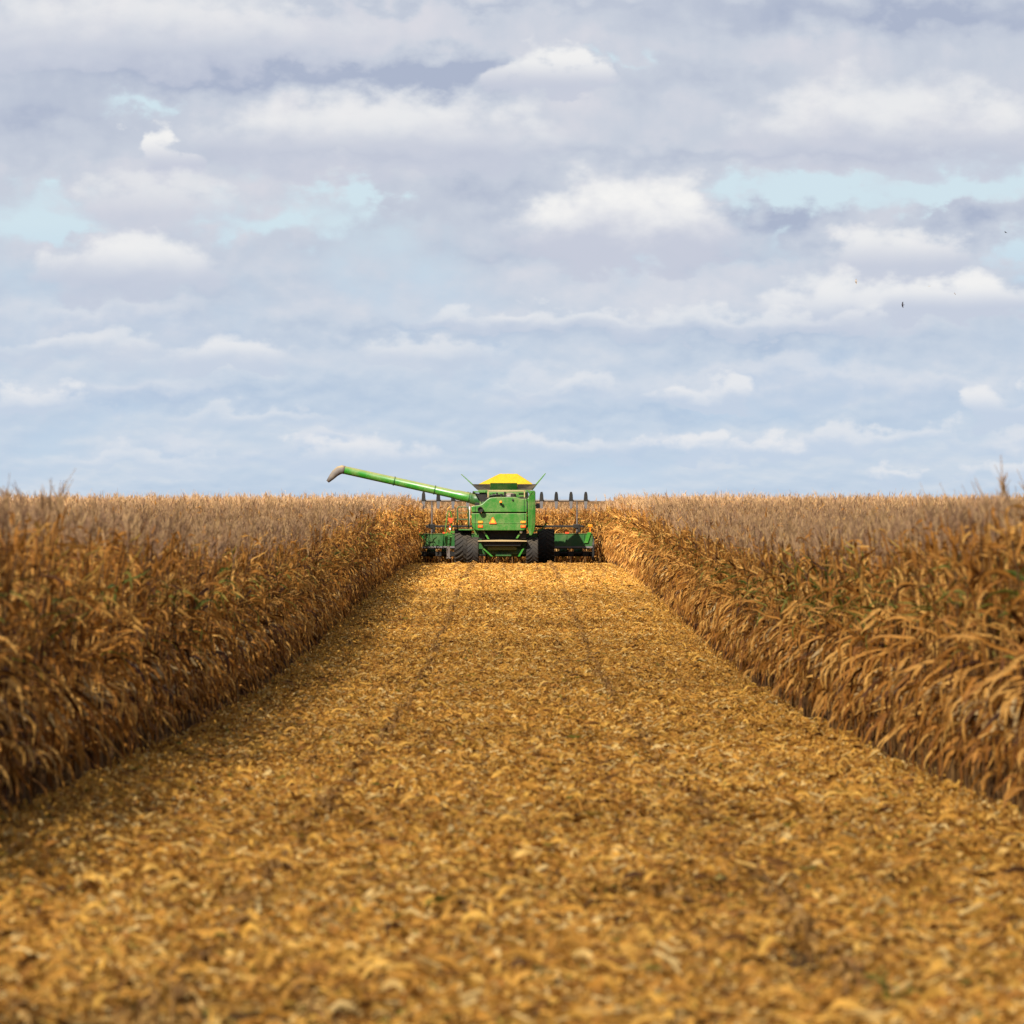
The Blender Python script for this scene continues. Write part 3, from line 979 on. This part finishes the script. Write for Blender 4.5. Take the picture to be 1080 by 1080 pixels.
# slow vehicle triangle
def tri(bm, cx, cz, w, h, y0, y1, cut):
    pts_ = []
    P3 = [(cx - w / 2, cz - h / 2), (cx + w / 2, cz - h / 2), (cx, cz + h / 2)]
    for i in range(3):
        p, q, s_ = Vector(P3[i]), Vector(P3[(i + 1) % 3]), Vector(P3[(i + 2) % 3])
        pts_.append(tuple(p.lerp(s_, cut))); pts_.append(tuple(p.lerp(q, cut)))
    prism(bm, pts_, y0, y1)
bm = B(); tri(bm, -0.585, 2.275, 0.42, 0.38, -0.07, -0.05, 0.10); tr_o = obj('slow_vehicle_sign', bm, M['sign_red'], combine)
bm = B(); tri(bm, -0.585, 2.262, 0.27, 0.25, -0.078, -0.0705, 0.05); obj('sign_centre', bm, M['sign_orange'], tr_o)
# tail lights
for x in (-1.205, 0.94):
    for z, hh, mt in ((2.18, 0.085, M['orange']), (1.965, 0.11, M['red'])):
        bm = B()
        y0 = hood_surface(x, z) - 0.02
        box(bm, x - 0.125, x + 0.125, y0 - 0.05, y0 + 0.03, z - hh / 2 - .012, z + hh / 2 + .012)
        tl = obj('tail_light', bm, M['red'] if mt is M['red'] else M['orange'], combine, 0.015)
        bm = B()
        box(bm, x - 0.07, x + 0.07, y0 - 0.058, y0 - 0.0505, z - hh / 2 + .015, z + hh / 2 - .015)
        obj('lens', bm, M['orange'] if mt is M['red'] else M['sign_orange'], tl)
# grain tank and folding extensions
bm = B()
prism(bm, [(-1.25, 2.9), (1.1, 2.9), (1.12, 3.72), (1.38, 3.80), (-1.38, 3.80), (-1.28, 3.72)], 2.05, 4.9)
tank = obj('grain_tank', bm, M['green_dusty'], combine, 0.02)
bm = B(); hexa(bm, [(-0.72, 2.06, 3.805), (0.64, 2.06, 3.805), (0.64, 2.10, 3.805), (-0.72, 2.10, 3.805), (-0.72, 1.86, 4.15), (0.64, 1.86, 4.15), (0.64, 1.90, 4.15), (-0.72, 1.90, 4.15)])
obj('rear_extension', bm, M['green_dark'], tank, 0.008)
for sx in (-1, 1):
    bm = B()                                  # dark rubber corner gusset
    xi = -0.725 if sx < 0 else 0.645
    hexa(bm, [(xi, 2.08, 3.81), (sx * 1.36, 2.08, 3.81), (sx * 1.36, 2.11, 3.81), (xi, 2.11, 3.81),
              (xi, 1.92, 4.09), (sx * 1.66, 2.02, 4.09), (sx * 1.66, 2.05, 4.09), (xi, 1.95, 4.09)])
    obj('gusset', bm, M['flapgrey'], tank)
    bm = B()                                  # opened side flap, seen on edge
    b0 = Vector((sx * 1.38, 0, 3.81)); b1 = Vector((sx * 2.20, 0, 4.60)) if sx < 0 else Vector((2.08, 0, 4.64))
    if sx < 0: b0 = Vector((-1.36, 0, 3.83))
    nrm = Vector((-(b1.z - b0.z), 0, b1.x - b0.x)).normalized() * (0.035 if sx < 0 else 0.05)
    hexa(bm, [(b0.x - nrm.x, 2.12, b0.z - nrm.z), (b0.x + nrm.x, 2.12, b0.z + nrm.z), (b0.x + nrm.x, 4.85, b0.z + nrm.z), (b0.x - nrm.x, 4.85, b0.z - nrm.z),
              (b1.x - nrm.x * .5, 2.3, b1.z - nrm.z * .5), (b1.x + nrm.x * .5, 2.3, b1.z + nrm.z * .5), (b1.x + nrm.x * .5, 4.7, b1.z + nrm.z * .5), (b1.x - nrm.x * .5, 4.7, b1.z - nrm.z * .5)])
    obj('side_flap', bm, G, tank, 0.008)
# unloading auger
p0 = Vector((-1.40, 2.75, 3.32)); p1 = Vector((-8.18, 2.75, 4.82))
d = (p1 - p0).normalized()
bm = B(); tube(bm, [p0 + d * 0.35, p0 + d * 1.05, p0 + d * 1.1, p1], [0.26, 0.25, 0.215, 0.205], 28)
auger = obj('unloading_auger', bm, M['green_bright'], combine, smooth=True)
auger.modifiers.new('edges', 'EDGE_SPLIT').split_angle = R(40)
for tpos in (0.41, 2.20, 4.30):
    c0 = p0 + d * tpos
    bm = B(); tube(bm, [c0 - d * 0.025, c0 + d * 0.025], 0.285 if tpos < 1 else 0.24, 24)
    obj('flange', bm, M['green_dark'], auger, 0.006)
q = p1
bm = B(); tube(bm, [q - d * 0.06, q + d * 0.06, q + Vector((-0.22, 0, -0.03)), q + Vector((-0.42, 0, -0.18)), q + Vector((-0.60, 0, -0.38)), q + Vector((-0.80, 0, -0.60))],
               [0.215, 0.22, 0.215, 0.19, 0.15, 0.085], 20)
obj('spout', bm, M['boot'], auger, smooth=True)
bm = B(); tube(bm, [(-1.0, 2.75, 3.05), (-1.12, 2.75, 3.22), p0, p0 + d * 0.34], [0.32, 0.33, 0.31, 0.27], 20)
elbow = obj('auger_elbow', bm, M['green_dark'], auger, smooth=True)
bm = B(); box(bm, -1.62, -1.48, 2.55, 2.7, 3.62, 3.74); box(bm, -1.5, -0.9, 2.1, 2.5, 2.95, 3.15); obj('work_light', bm, M['black'], auger, 0.02)
bm = B()
prism(bm, [(-1.52, 3.66), (-0.95, 3.66), (-0.95, 3.74), (-1.58, 3.74)], 1.6, 2.6)
obj('auger_saddle', bm, G, combine, 0.01)
bm = B(); hexa(bm, [(-1.12, 1.7, 3.05), (-0.88, 1.7, 3.05), (-0.88, 2.04, 3.05), (-1.12, 2.04, 3.05), (-1.45, 1.7, 3.62), (-0.90, 1.7, 3.62), (-0.90, 2.04, 3.62), (-1.45, 2.04, 3.62)])
obj('auger_housing', bm, M['black'], combine)


# wheels
def wheel(x, y, R_, W, zc, nl, sgn, lug):
    """rim with a lugged tyre as its child; axis along x"""
    bm = B()
    rr = R_ * 0.52
    lathe_x(bm, [(-W * .36, rr * .3), (-W * .36, rr), (-W * .30, rr * 1.0), (-W * .24, rr * .82), (-W * .1, rr * .5), (W * .1, rr * .5), (W * .24, rr * .82), (W * .30, rr), (W * .36, rr), (W * .36, rr * .3)], 36)
    wh = obj('wheel', bm, M['yellow'], combine, loc=(x, y, zc))
    bm = B()
    h = W / 2
    prof = [(-h * .70, rr * .98), (-h * .94, rr * 1.18), (-h, R_ * .78), (-h * .97, R_ * .90), (-h * .86, R_ * .945), (-h * .4, R_ * .955), (0, R_ * .958), (h * .4, R_ * .955), (h * .86, R_ * .945), (h * .97, R_ * .90), (h, R_ * .78), (h * .94, rr * 1.18), (h * .70, rr * .98)]
    lathe_x(bm, prof, 64)
    tw = 2 * PI / nl
    for k in range(nl):
        for sd in (-1, 1):
            a0 = k * tw + (tw / 2 if sd > 0 else 0)
            # lug runs from the centre line outwards, trailing in angle
            st = [(0.04, 0.0, .957, 1.0), (0.5, 0.45 * tw * 1.35, .952, .998), (0.92, 0.45 * tw * 2.3, .93, .985), (1.02, 0.45 * tw * 2.6, .84, .93)]
            rows = []
            for (fx, da, r0, r1) in st:
                ang = a0 - da * sgn
                wd = lug * tw
                ring = []
                for (aa, rad) in ((ang - wd / 2, r0), (ang - wd * .38, r1), (ang + wd * .38, r1), (ang + wd / 2, r0)):
                    ring.append(bm.verts.new((sd * fx * h, R_ * rad * math.sin(aa), R_ * rad * math.cos(aa))))
                rows.append(ring)
            for r0_, r1_ in zip(rows[:-1], rows[1:]):
                for j in range(3):
                    bm.faces.new((r0_[j], r0_[j + 1], r1_[j + 1], r1_[j]))
            bm.faces.new(rows[0]); bm.faces.new(rows[-1][::-1])
    t_ = obj('tyre', bm, M['rubber'], wh)
    return wh


for sx in (-1, 1):
    wheel(-0.10 + sx * 1.50, 0.95, 0.72, 0.60, 0.70, 20, 1, 0.40)
    wheel(0.0 + sx * 2.12, 5.4, 0.94, 0.86, 0.88, 22, 1, 0.42)
bm = B(); box(bm, -1.35, 1.15, 0.80, 1.10, 0.55, 0.82); tube(bm, [(-0.1, 0.95, 0.55), (-0.1, 0.95, 0.95)], 0.2, 14); obj('rear_axle', bm, M['green_dark'], combine, 0.02)
bm = B(); box(bm, -1.75, 1.75, 5.15, 5.65, 0.62, 1.15); obj('front_axle', bm, M['green_dark'], combine, 0.02)
# straw chopper, tailboard, lower guards
bm = B(); prism(bm, [(-1.34, 1.20), (1.13, 1.20), (1.13, 1.245), (0.6, 1.27), (-0.2, 1.285), (-1.0, 1.265), (-1.34, 1.245)], -0.15, 1.0); obj('tailboard', bm, M['dustboard'], combine, 0.008)
bm = B(); prism(bm, [(-1.15, 1.195), (0.95, 1.195), (0.80, 0.98), (-1.0, 0.98)], 0.05, 0.9); ch = obj('straw_chopper', bm, M['black'], combine, 0.015)
bm = B(); prism(bm, [(-0.86, 0.77), (0.64, 0.77), (0.60, 0.96), (-0.82, 0.96)], 0.35, 0.75); obj('chaff_spreader', bm, paint('olive_guard', (0.10, 0.12, 0.012), 0.5, 0.25), combine, 0.015)
bm = B()
for (xa, xb, za, zb) in ((-1.08, -0.62, 0.86, 0.45), (-0.98, -0.80, 1.62, 1.32), (0.62, 0.78, 1.36, 1.62), (0.72, 0.95, 0.45, 0.85)):
    hexa(bm, [(xa - .05, 0.25, za), (xa + .05, 0.25, za), (xa + .05, 0.33, za), (xa - .05, 0.33, za), (xb - .05, 0.25, zb), (xb + .05, 0.25, zb), (xb + .05, 0.33, zb), (xb - .05, 0.33, zb)])
obj('brace', bm, M['green_bright'], combine)
bm = B(); box(bm, -0.9, 0.8, 1.2, 1.5, 0.42, 0.72); box(bm, -0.45, 0.35, 0.55, 0.9, 0.46, 0.60)
obj('undercarriage', bm, M['green_dark'], combine, 0.02)
bm = B(); box(bm, -1.3, -0.98, 0.45, 1.2, 1.32, 1.75); box(bm, 0.75, 1.1, 0.45, 1.2, 1.32, 1.72); box(bm, -0.9, 0.7, 0.95, 1.2, 1.25, 1.75)
obj('rear_frame', bm, M['black'], combine, 0.02)
bm = B(); bmesh.ops.create_uvsphere(bm, u_segments=14, v_segments=8, radius=0.075, matrix=Matrix.Translation((0.83, 0.2, 1.68))); obj('work_light', bm, M['white'], combine, smooth=True)
bm = B(); bmesh.ops.create_uvsphere(bm, u_segments=14, v_segments=8, radius=0.065, matrix=Matrix.Translation((-1.02, 0.2, 1.68))); obj('work_light', bm, M['steel'], combine, smooth=True)
# rear right marker on its arm
bm = B(); tube(bm, [(1.50, 4.6, 1.70), (1.85, 4.6, 1.74), (2.18, 4.6, 2.15)], 0.035, 8); arm = obj('marker_arm', bm, M['green_bright'], combine)
bm = B(); box(bm, 1.98, 2.24, 4.56, 4.64, 2.26, 2.42); prism(bm, [(2.06, 2.12), (2.16, 2.12), (2.2, 2.255), (2.02, 2.255)], 4.57, 4.63); obj('marker_light', bm, M['orange'], arm, 0.01)
bm = B(); box(bm, 1.60, 1.80, 3.6, 3.9, 2.86, 3.12); tube(bm, [(1.5, 3.75, 3.0), (1.62, 3.75, 3.0)], 0.04, 8); obj('side_lamp', bm, M['grey'], combine, 0.02)
# cab at the front
bm = B(); prism(bm, [(-1.05, 1.75), (1.05, 1.75), (1.1, 3.35), (-1.1, 3.35)], 5.1, 6.9); cab = obj('cab', bm, G, combine, 0.04)
bm = B(); prism(bm, [(-1.15, 3.36), (1.15, 3.36), (1.1, 3.55), (-1.1, 3.55)], 5.0, 7.1); obj('cab_roof', bm, M['green_dark'], cab, 0.06)
bm = B(); box(bm, -1.12, -1.08, 5.4, 6.8, 2.0, 3.3); box(bm, 1.08, 1.12, 5.4, 6.8, 2.0, 3.3); box(bm, -1.0, 1.0, 6.9, 6.93, 1.9, 3.3); obj('window', bm, M['glass'], cab)
bm = B(); hexa(bm, [(-0.7, 6.0, 0.9), (0.7, 6.0, 0.9), (0.7, 8.0, 0.35), (-0.7, 8.0, 0.35), (-0.7, 6.0, 1.7), (0.7, 6.0, 1.7), (0.7, 8.0, 1.1), (-0.7, 8.0, 1.1)]); obj('feeder_house', bm, M['green_dark'], combine, 0.02)
# cab platform, ladder and rails on the left
bm = B(); box(bm, -2.45, -1.1, 5.7, 6.6, 1.72, 1.80); box(bm, -2.35, -1.62, 4.4, 5.7, 1.74, 1.80); obj('platform', bm, G, combine, 0.01)
bm = B()
tube(bm, [(-2.42, 4.9, 1.80), (-2.42, 4.9, 2.86), (-2.36, 4.9, 2.93), (-1.92, 4.9, 2.93), (-1.86, 4.9, 2.86), (-1.86, 4.9, 1.80)], 0.028, 8)
tube(bm, [(-2.42, 4.9, 2.30), (-1.86, 4.9, 2.30)], 0.024, 8); tube(bm, [(-2.42, 4.9, 2.62), (-1.86, 4.9, 2.62)], 0.016, 6)
tube(bm, [(-2.36, 4.9, 2.30), (-2.42, 6.5, 2.9)], 0.02, 6)
obj('platform_rail', bm, M['green_dark'], combine)
bm = B(); tube(bm, [(-1.82, 5.0, 1.85), (-1.78, 5.0, 2.95)], 0.035, 8); obj('grab_pole', bm, M['white'], combine)
bm = B()
for xx in (-2.99, -2.79):
    hexa(bm, [(xx - .05, 5.9, 0.92), (xx + .05, 5.9, 0.92), (xx + .05, 6.0, 0.92), (xx - .05, 6.0, 0.92), (xx + .0, 5.9, 1.62), (xx + .10, 5.9, 1.62), (xx + .10, 6.0, 1.62), (xx + .0, 6.0, 1.62)])
for z in (1.0, 1.25, 1.5): box(bm, -2.97, -2.74, 5.85, 6.05, z, z + 0.04)
box(bm, -2.78, -2.4, 5.85, 6.1, 1.60, 1.70)
lad = obj('ladder', bm, M['green_bright'], combine)
bm = B(); box(bm, -2.98, -2.80, 5.88, 6.02, 0.32, 0.90); box(bm, -3.02, -2.76, 5.86, 6.04, 0.28, 0.34); obj('lower_step', bm, M['steel'], lad, 0.01)
bm = B(); tube(bm, [(-3.03, 5.95, 1.1), (-3.05, 5.95, 1.7), (-2.95, 5.95, 2.5), (-2.88, 5.95, 2.72), (-2.78, 5.95, 2.7), (-2.72, 5.95, 2.4), (-2.72, 5.95, 1.7)], 0.026, 8); obj('handrail', bm, M['green_bright'], lad)
bm = B(); box(bm, -2.88, -2.64, 5.84, 5.90, 2.22, 2.36); prism(bm, [(-2.80, 2.10), (-2.72, 2.10), (-2.68, 2.215), (-2.84, 2.215)], 5.84, 5.90); obj('marker_light', bm, M['red'], lad, 0.01)
bm = B(); box(bm, -2.84, -2.76, 5.82, 5.86, 1.86, 1.95); rfl = obj('reflector', bm, M['red'], lad)
bm = B(); box(bm, -2.84, -2.76, 5.82, 5.86, 1.76, 1.855); obj('reflector', bm, M['white'], lad)

# corn header
HY = 8.0
HX = 4.55
bm = B()
prism(bm, [(HY, 0.90), (HY + 0.06, 0.86), (HY + 0.10, 0.90), (HY + 0.10, 1.52), (HY + 0.06, 1.56), (HY - 0.03, 1.54), (HY, 1.50)], -HX, HX, axis='x')
header = obj('corn_header', bm, M['green_dark'], combine, 0.01)
bm = B()
for x in np.arange(-4.1, 4.2, 0.91): box(bm, x - .035, x + .035, HY - 0.05, HY - 0.002, 0.92, 1.49)
obj('stiffener', bm, M['green_dark'], header, 0.008)
bm = B(); box(bm, -HX, HX, HY - 0.10, HY - 0.02, 0.80, 0.895); obj('lower_beam', bm, M['grey'], header, 0.01)
bm = B()
tube(bm, [(-HX, HY + 0.3, 0.54), (HX, HY + 0.3, 0.54)], 0.085, 10); tube(bm, [(-HX, HY + 0.75, 0.42), (HX, HY + 0.75, 0.42)], 0.06, 10)
for i in range(12):
    x = -4.19 + ROW * i
    box(bm, x - .16, x + .16, HY + 0.12, HY + 1.1, 0.38, 0.62)
obj('row_unit_frame', bm, M['black'], header, 0.01)
for sx in (-1, 1):
    bm = B(); prism(bm, [(HY - 0.05, 0.95), (HY + .1, 1.30), (HY + 0.6, 1.36), (HY + 2.2, 0.55), (HY + 2.6, 0.22), (HY + 1.2, 0.14), (HY + 0.1, 0.16), (HY - .05, 0.35)], sx * (HX + .03) - .06, sx * (HX + .03) + .06, axis='x')
    obj('end_divider', bm, M['black'], header, 0.02)
    bm = B(); hexa(bm, [(sx * 4.2 - .1, HY - .08, 1.06), (sx * 4.2 + .1, HY - .08, 1.06), (sx * 4.2 + .1, HY - .04, 1.06), (sx * 4.2 - .1, HY - .04, 1.06), (sx * 4.38 - .1, HY - .08, 1.62), (sx * 4.38 + .1, HY - .08, 1.62), (sx * 4.38 + .1, HY - .04, 1.62), (sx * 4.38 - .1, HY - .04, 1.62)])
    obj('end_brace', bm, M['green_bright'], header, 0.01)
for i in range(13):
    x = -4.57 + ROW * i
    if abs(x) > 4.5: continue
    bm = B(); tube(bm, [(x, HY + 0.9, 0.62), (x, HY + 1.5, 0.62), (x, HY + 2.0, 0.42), (x, HY + 2.55, 0.2)], [0.24, 0.22, 0.13, 0.03], 12)
    obj('snout', bm, M['green_dark'], header, smooth=True)
bm = B(); tube(bm, [(-4.4, HY + 0.45, 0.95), (4.4, HY + 0.45, 0.95)], 0.2, 14); obj('cross_auger', bm, M['steel'], header)
bm = B(); box(bm, -4.08, 4.08, HY - 0.02, HY + 0.10, 1.87, 1.98)
rb = obj('reel_beam', bm, M['black'], header, 0.01)
for x in (-3.76, 3.74):
    bm = B(); tube(bm, [(x, HY + 0.04, 1.50), (x, HY + 0.04, 3.25)], [0.05, 0.035], 8); box(bm, x - .05, x + .05, HY - 0.02, HY + .1, 2.86, 3.02)
    obj('reel_post', bm, M['steel'], header)
    bm = B(); box(bm, x - .20, x + .16, HY - 0.06, HY + .14, 1.82, 2.04); box(bm, x + .05, x + .17, HY - .06, HY + .12, 1.60, 1.84); obj('bracket', bm, M['black'], header, 0.02)
bm = B(); tube(bm, [(-4.38, HY + .04, 3.25), (4.40, HY + .04, 3.25)], 0.048, 8); obj('reel_bar', bm, M['steel'], header)
for i in range(12):
    x = -4.19 + ROW * i
    bm = B(); prism(bm, [(x - .085, 3.58), (x - .05, 3.71), (x + .05, 3.71), (x + .085, 3.58), (x + .11, 3.26), (x + .10, 3.22), (x - .10, 3.22), (x - .11, 3.26)], HY - .08, HY + .0)
    fg = obj('reel_finger', bm, M['black'], header, 0.012)
    bm = B(); prism(bm, [(x - .09, 3.215), (x + .09, 3.215), (x + .06, 2.84), (x - .06, 2.84)], HY - .07, HY - .01)
    obj('finger_guard', bm, M['grey'], fg, 0.01)
for x, z, mt in ((-4.40, 1.96, M['red']), (4.42, 1.98, M['orange']), (-3.10, 1.60, M['red']), (3.22, 1.60, M['red'])):
    bm = B()
    if z > 1.8:
        box(bm, x - .11, x + .11, HY - .05, HY + .02, z - .09, z + .05); prism(bm, [(x - .02, 1.4), (x + .02, 1.4), (x + .02, z - .09), (x - .02, z - .09)], HY - .02, HY + .01)
        obj('end_marker', bm, mt, header, 0.01)
    else:
        box(bm, x - .10, x + .10, HY - .045, HY - .005, z - .045, z + .03); obj('reflector', bm, mt, header)

# heap of grain in the tank
bm = B()
nxh, nyh = 44, 36
vs = []
for j in range(nyh + 1):
    row = []
    for i in range(nxh + 1):
        x = -1.36 + 2.76 * i / nxh; y = 2.10 + 2.65 * j / nyh
        fx = min((x + 1.36) / 1.08, (1.40 - x) / 0.78, 1.0) if True else 1
        fy = min((y - 2.10) / 1.0, (4.75 - y) / 1.0, 1.0)
        z = 3.92 + 0.68 * min((x + 1.62) / 1.36, (1.70 - x) / 1.05, (y - 1.75) / 1.3, (5.1 - y) / 1.3, 1.0)
        z += random.uniform(-0.012, 0.012)
        row.append(bm.verts.new((x, y, z)))
    vs.append(row)
for j in range(nyh):
    for i in range(nxh):
        bm.faces.new((vs[j][i], vs[j][i + 1], vs[j + 1][i + 1], vs[j + 1][i]))
for edge_ in (vs[0], vs[-1], [r[0] for r in vs], [r[-1] for r in vs]):
    low = [bm.verts.new((v.co.x, v.co.y, 3.79)) for v in edge_]
    for i in range(len(edge_) - 1):
        bm.faces.new((edge_[i], edge_[i + 1], low[i + 1], low[i]))
heap = obj('grain_heap', bm, M['corn'], None, loc=(CX, CY, 0.012))
tag(heap, 'heap of bright yellow shelled corn rising above the combine grain tank', 'grain')

# ------------------------------------------------------------------ small things
# birds
def bird(px, py, d, span, mat, rz, bank, label):
    bm = B()
    L_ = span * 0.42
    tube(bm, [(0, -L_ * .5, 0), (0, -L_ * .3, 0), (0, 0, 0), (0, L_ * .3, .004), (0, L_ * .42, .01), (0, L_ * .55, .006)], [span * .01, span * .04, span * .065, span * .05, span * .04, span * .006], 8)
    t1 = [bm.verts.new(p) for p in ((-span * .05, -L_ * .75, 0), (span * .05, -L_ * .75, 0), (span * .02, -L_ * .4, 0), (-span * .02, -L_ * .4, 0))]
    bm.faces.new(t1)
    for sx in (-1, 1):
        st = [(0.03, .16, -.10, .01), (0.22, .17, -.08, .10), (0.40, .10, -.05, .10), (0.52, -.04, -.10, .06)]
        rows = []
        for (fx, ya, yb, z) in st:
            rows.append([bm.verts.new((sx * fx * span, ya * span, z * span + .006)), bm.verts.new((sx * fx * span, yb * span, z * span + .004)), bm.verts.new((sx * fx * span, yb * span, z * span - .004)), bm.verts.new((sx * fx * span, ya * span, z * span - .002))])
        for r0, r1 in zip(rows[:-1], rows[1:]):
            for j in range(4):
                bm.faces.new((r0[j], r0[(j + 1) % 4], r1[(j + 1) % 4], r1[j]))
        bm.faces.new(rows[-1])
    o = obj('bird', bm, mat, None, loc=((px - 540) * d / 6000, d, CAM_Z + (525 - py) * d / 6000))
    o.rotation_euler = (0.2, bank, rz)
    tag(o, label, 'bird', 'birds flying over the right cornfield')


bird(1060.6, 245.3, 330, 0.30, M['bird'], R(60), R(15), 'small dark bird highest in the sky near the right edge')
bird(952.0, 321.5, 300, 0.32, M['bird'], R(80), R(78), 'dark bird banking with upright wings, lowest of the flock')
bird(902.8, 297.0, 330, 0.30, M['bird_tan'], R(70), R(80), 'tan bird with raised wings, leftmost of the flock')
bird(980.0, 302.0, 420, 0.22, M['bird_tan'], R(20), R(0), 'tiny pale bird in front of the white cloud above the dark banking bird')
bird(1007.0, 310.0, 420, 0.22, M['bird_tan'], R(50), R(40), 'tiny pale bird below the white cloud, between the dark banking bird and the right edge')

# far pole on the left horizon
yp = 2500.0
xp = (66 - 540) * yp / 6000
zt = CAM_Z + (525 - 506.5) * yp / 6000
zb = float(gz(1500.0))
pole = empty('utility_pole', (xp, yp, zb))
bm = B(); tube(bm, [(0, 0, -0.3), (0, 0, zt - zb)], [0.55, 0.34], 10); obj('post', bm, M['haze_steel'], pole)
bm = B(); box(bm, -1.15, 1.15, -.2, .2, zt - zb - 1.1, zt - zb - 0.55); cr = obj('crossarm', bm, M['haze_steel'], pole)
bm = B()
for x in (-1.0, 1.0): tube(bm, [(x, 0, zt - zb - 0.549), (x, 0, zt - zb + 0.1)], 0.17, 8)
obj('insulator', bm, M['haze_steel'], cr)
tag(pole, 'distant grey pole with a short crossarm rising above the left horizon', 'utility pole')

# green weeds near the camera
def weed(px, py, hgt, seed, label):
    dd = 30.0
    for _ in range(30):
        dd = 6000 * (CAM_Z - float(gz(dd))) / (py - 525)
    o = None
    rg = np.random.default_rng(seed)
    a = Acc()
    for k in range(5):
        leaf(a, rg, 0.0, rg.uniform(0, 6.28), hgt * rg.uniform(.8, 1.25), 0.035, R(rg.uniform(65, 85)), R(rg.uniform(10, 50)), rg.normal(0, .5), 0, 6, 0.4, 1.2)
    me = acc_mesh('green_weed', a, [M['leaf']])
    o = bpy.data.objects.new('green_weed', me)
    col.objects.link(o)
    o.location = ((px - 540) * dd / 6000, dd, float(gz(dd)))
    tag(o, label, 'weed', 'green weeds in the residue')


weed(938, 1085, 0.40, 3, 'taller of two grey green weeds near the bottom right of the lane')
weed(905, 1060, 0.26, 5, 'shorter grey green weed just left of the taller one near the camera')
weed(275, 1050, 0.12, 8, 'low green weed in the litter at the bottom left of the lane')

# pale husk at the foot of the right-hand corn
a = Acc()
rg = np.random.default_rng(77)
for k in range(4):
    leaf(a, rg, 0.06, k * 1.6, 0.22, 0.10, R(55), R(-20), 0.3, 0, 5, 1.0)
me = acc_mesh('corn_husk', a, [M['husk']])
hk = bpy.data.objects.new('corn_husk', me)
col.objects.link(hk)
hk.location = (4.72, 102.0, float(gz(102.0)) + 0.03)
tag(hk, 'pale open corn husk lying at the foot of the right corn edge', 'husk')

# cloud overhead whose shade lies on the near field
alt = CLOUD_ALT
edge_y = CLOUD_EDGE
ca = B()
cc = Vector((0, edge_y, 0)) + sun_dir * (alt / sun_dir.z)
NA = 96
ring_top = []; ring_bot = []
pr = random.Random(5)
phs = [pr.uniform(0, 6.28) for _ in range(6)]
def rim(t):
    # superellipse: long straight front edge, ragged by a few waves
    rx, ry = 420.0, 260.0
    c_, s_ = math.cos(t), math.sin(t)
    k = (abs(c_) ** 3 + abs(s_) ** 3) ** (-1 / 3)
    wob = 1 + 0.012 * math.sin(5 * t + phs[0]) + 0.012 * math.sin(11 * t + phs[1]) + 0.006 * math.sin(23 * t + phs[2])
    return rx * k * c_ * wob, ry * k * s_ * wob
layers = [(0.97, -6), (1.0, 4), (0.985, 18), (0.93, 34), (0.80, 52), (0.55, 70), (0.25, 80)]
rings = []
for (sc_, h_) in layers:
    rings.append([ca.verts.new((cc.x + rim(2 * PI * i / NA)[0] * sc_, cc.y - 258.0 + rim(2 * PI * i / NA)[1] * sc_, alt + h_ + pr.uniform(-4, 4))) for i in range(NA)])
for r0, r1 in zip(rings[:-1], rings[1:]):
    for i in range(NA):
        ca.faces.new((r0[i], r0[(i + 1) % NA], r1[(i + 1) % NA], r1[i]))
ca.faces.new(rings[0][::-1]); ca.faces.new(rings[-1])
cl = obj('cloud', ca, M['cloud'], None, smooth=True)
tag(cl, 'thin white cloud drifting high above the near field', 'cloud', kind='structure')
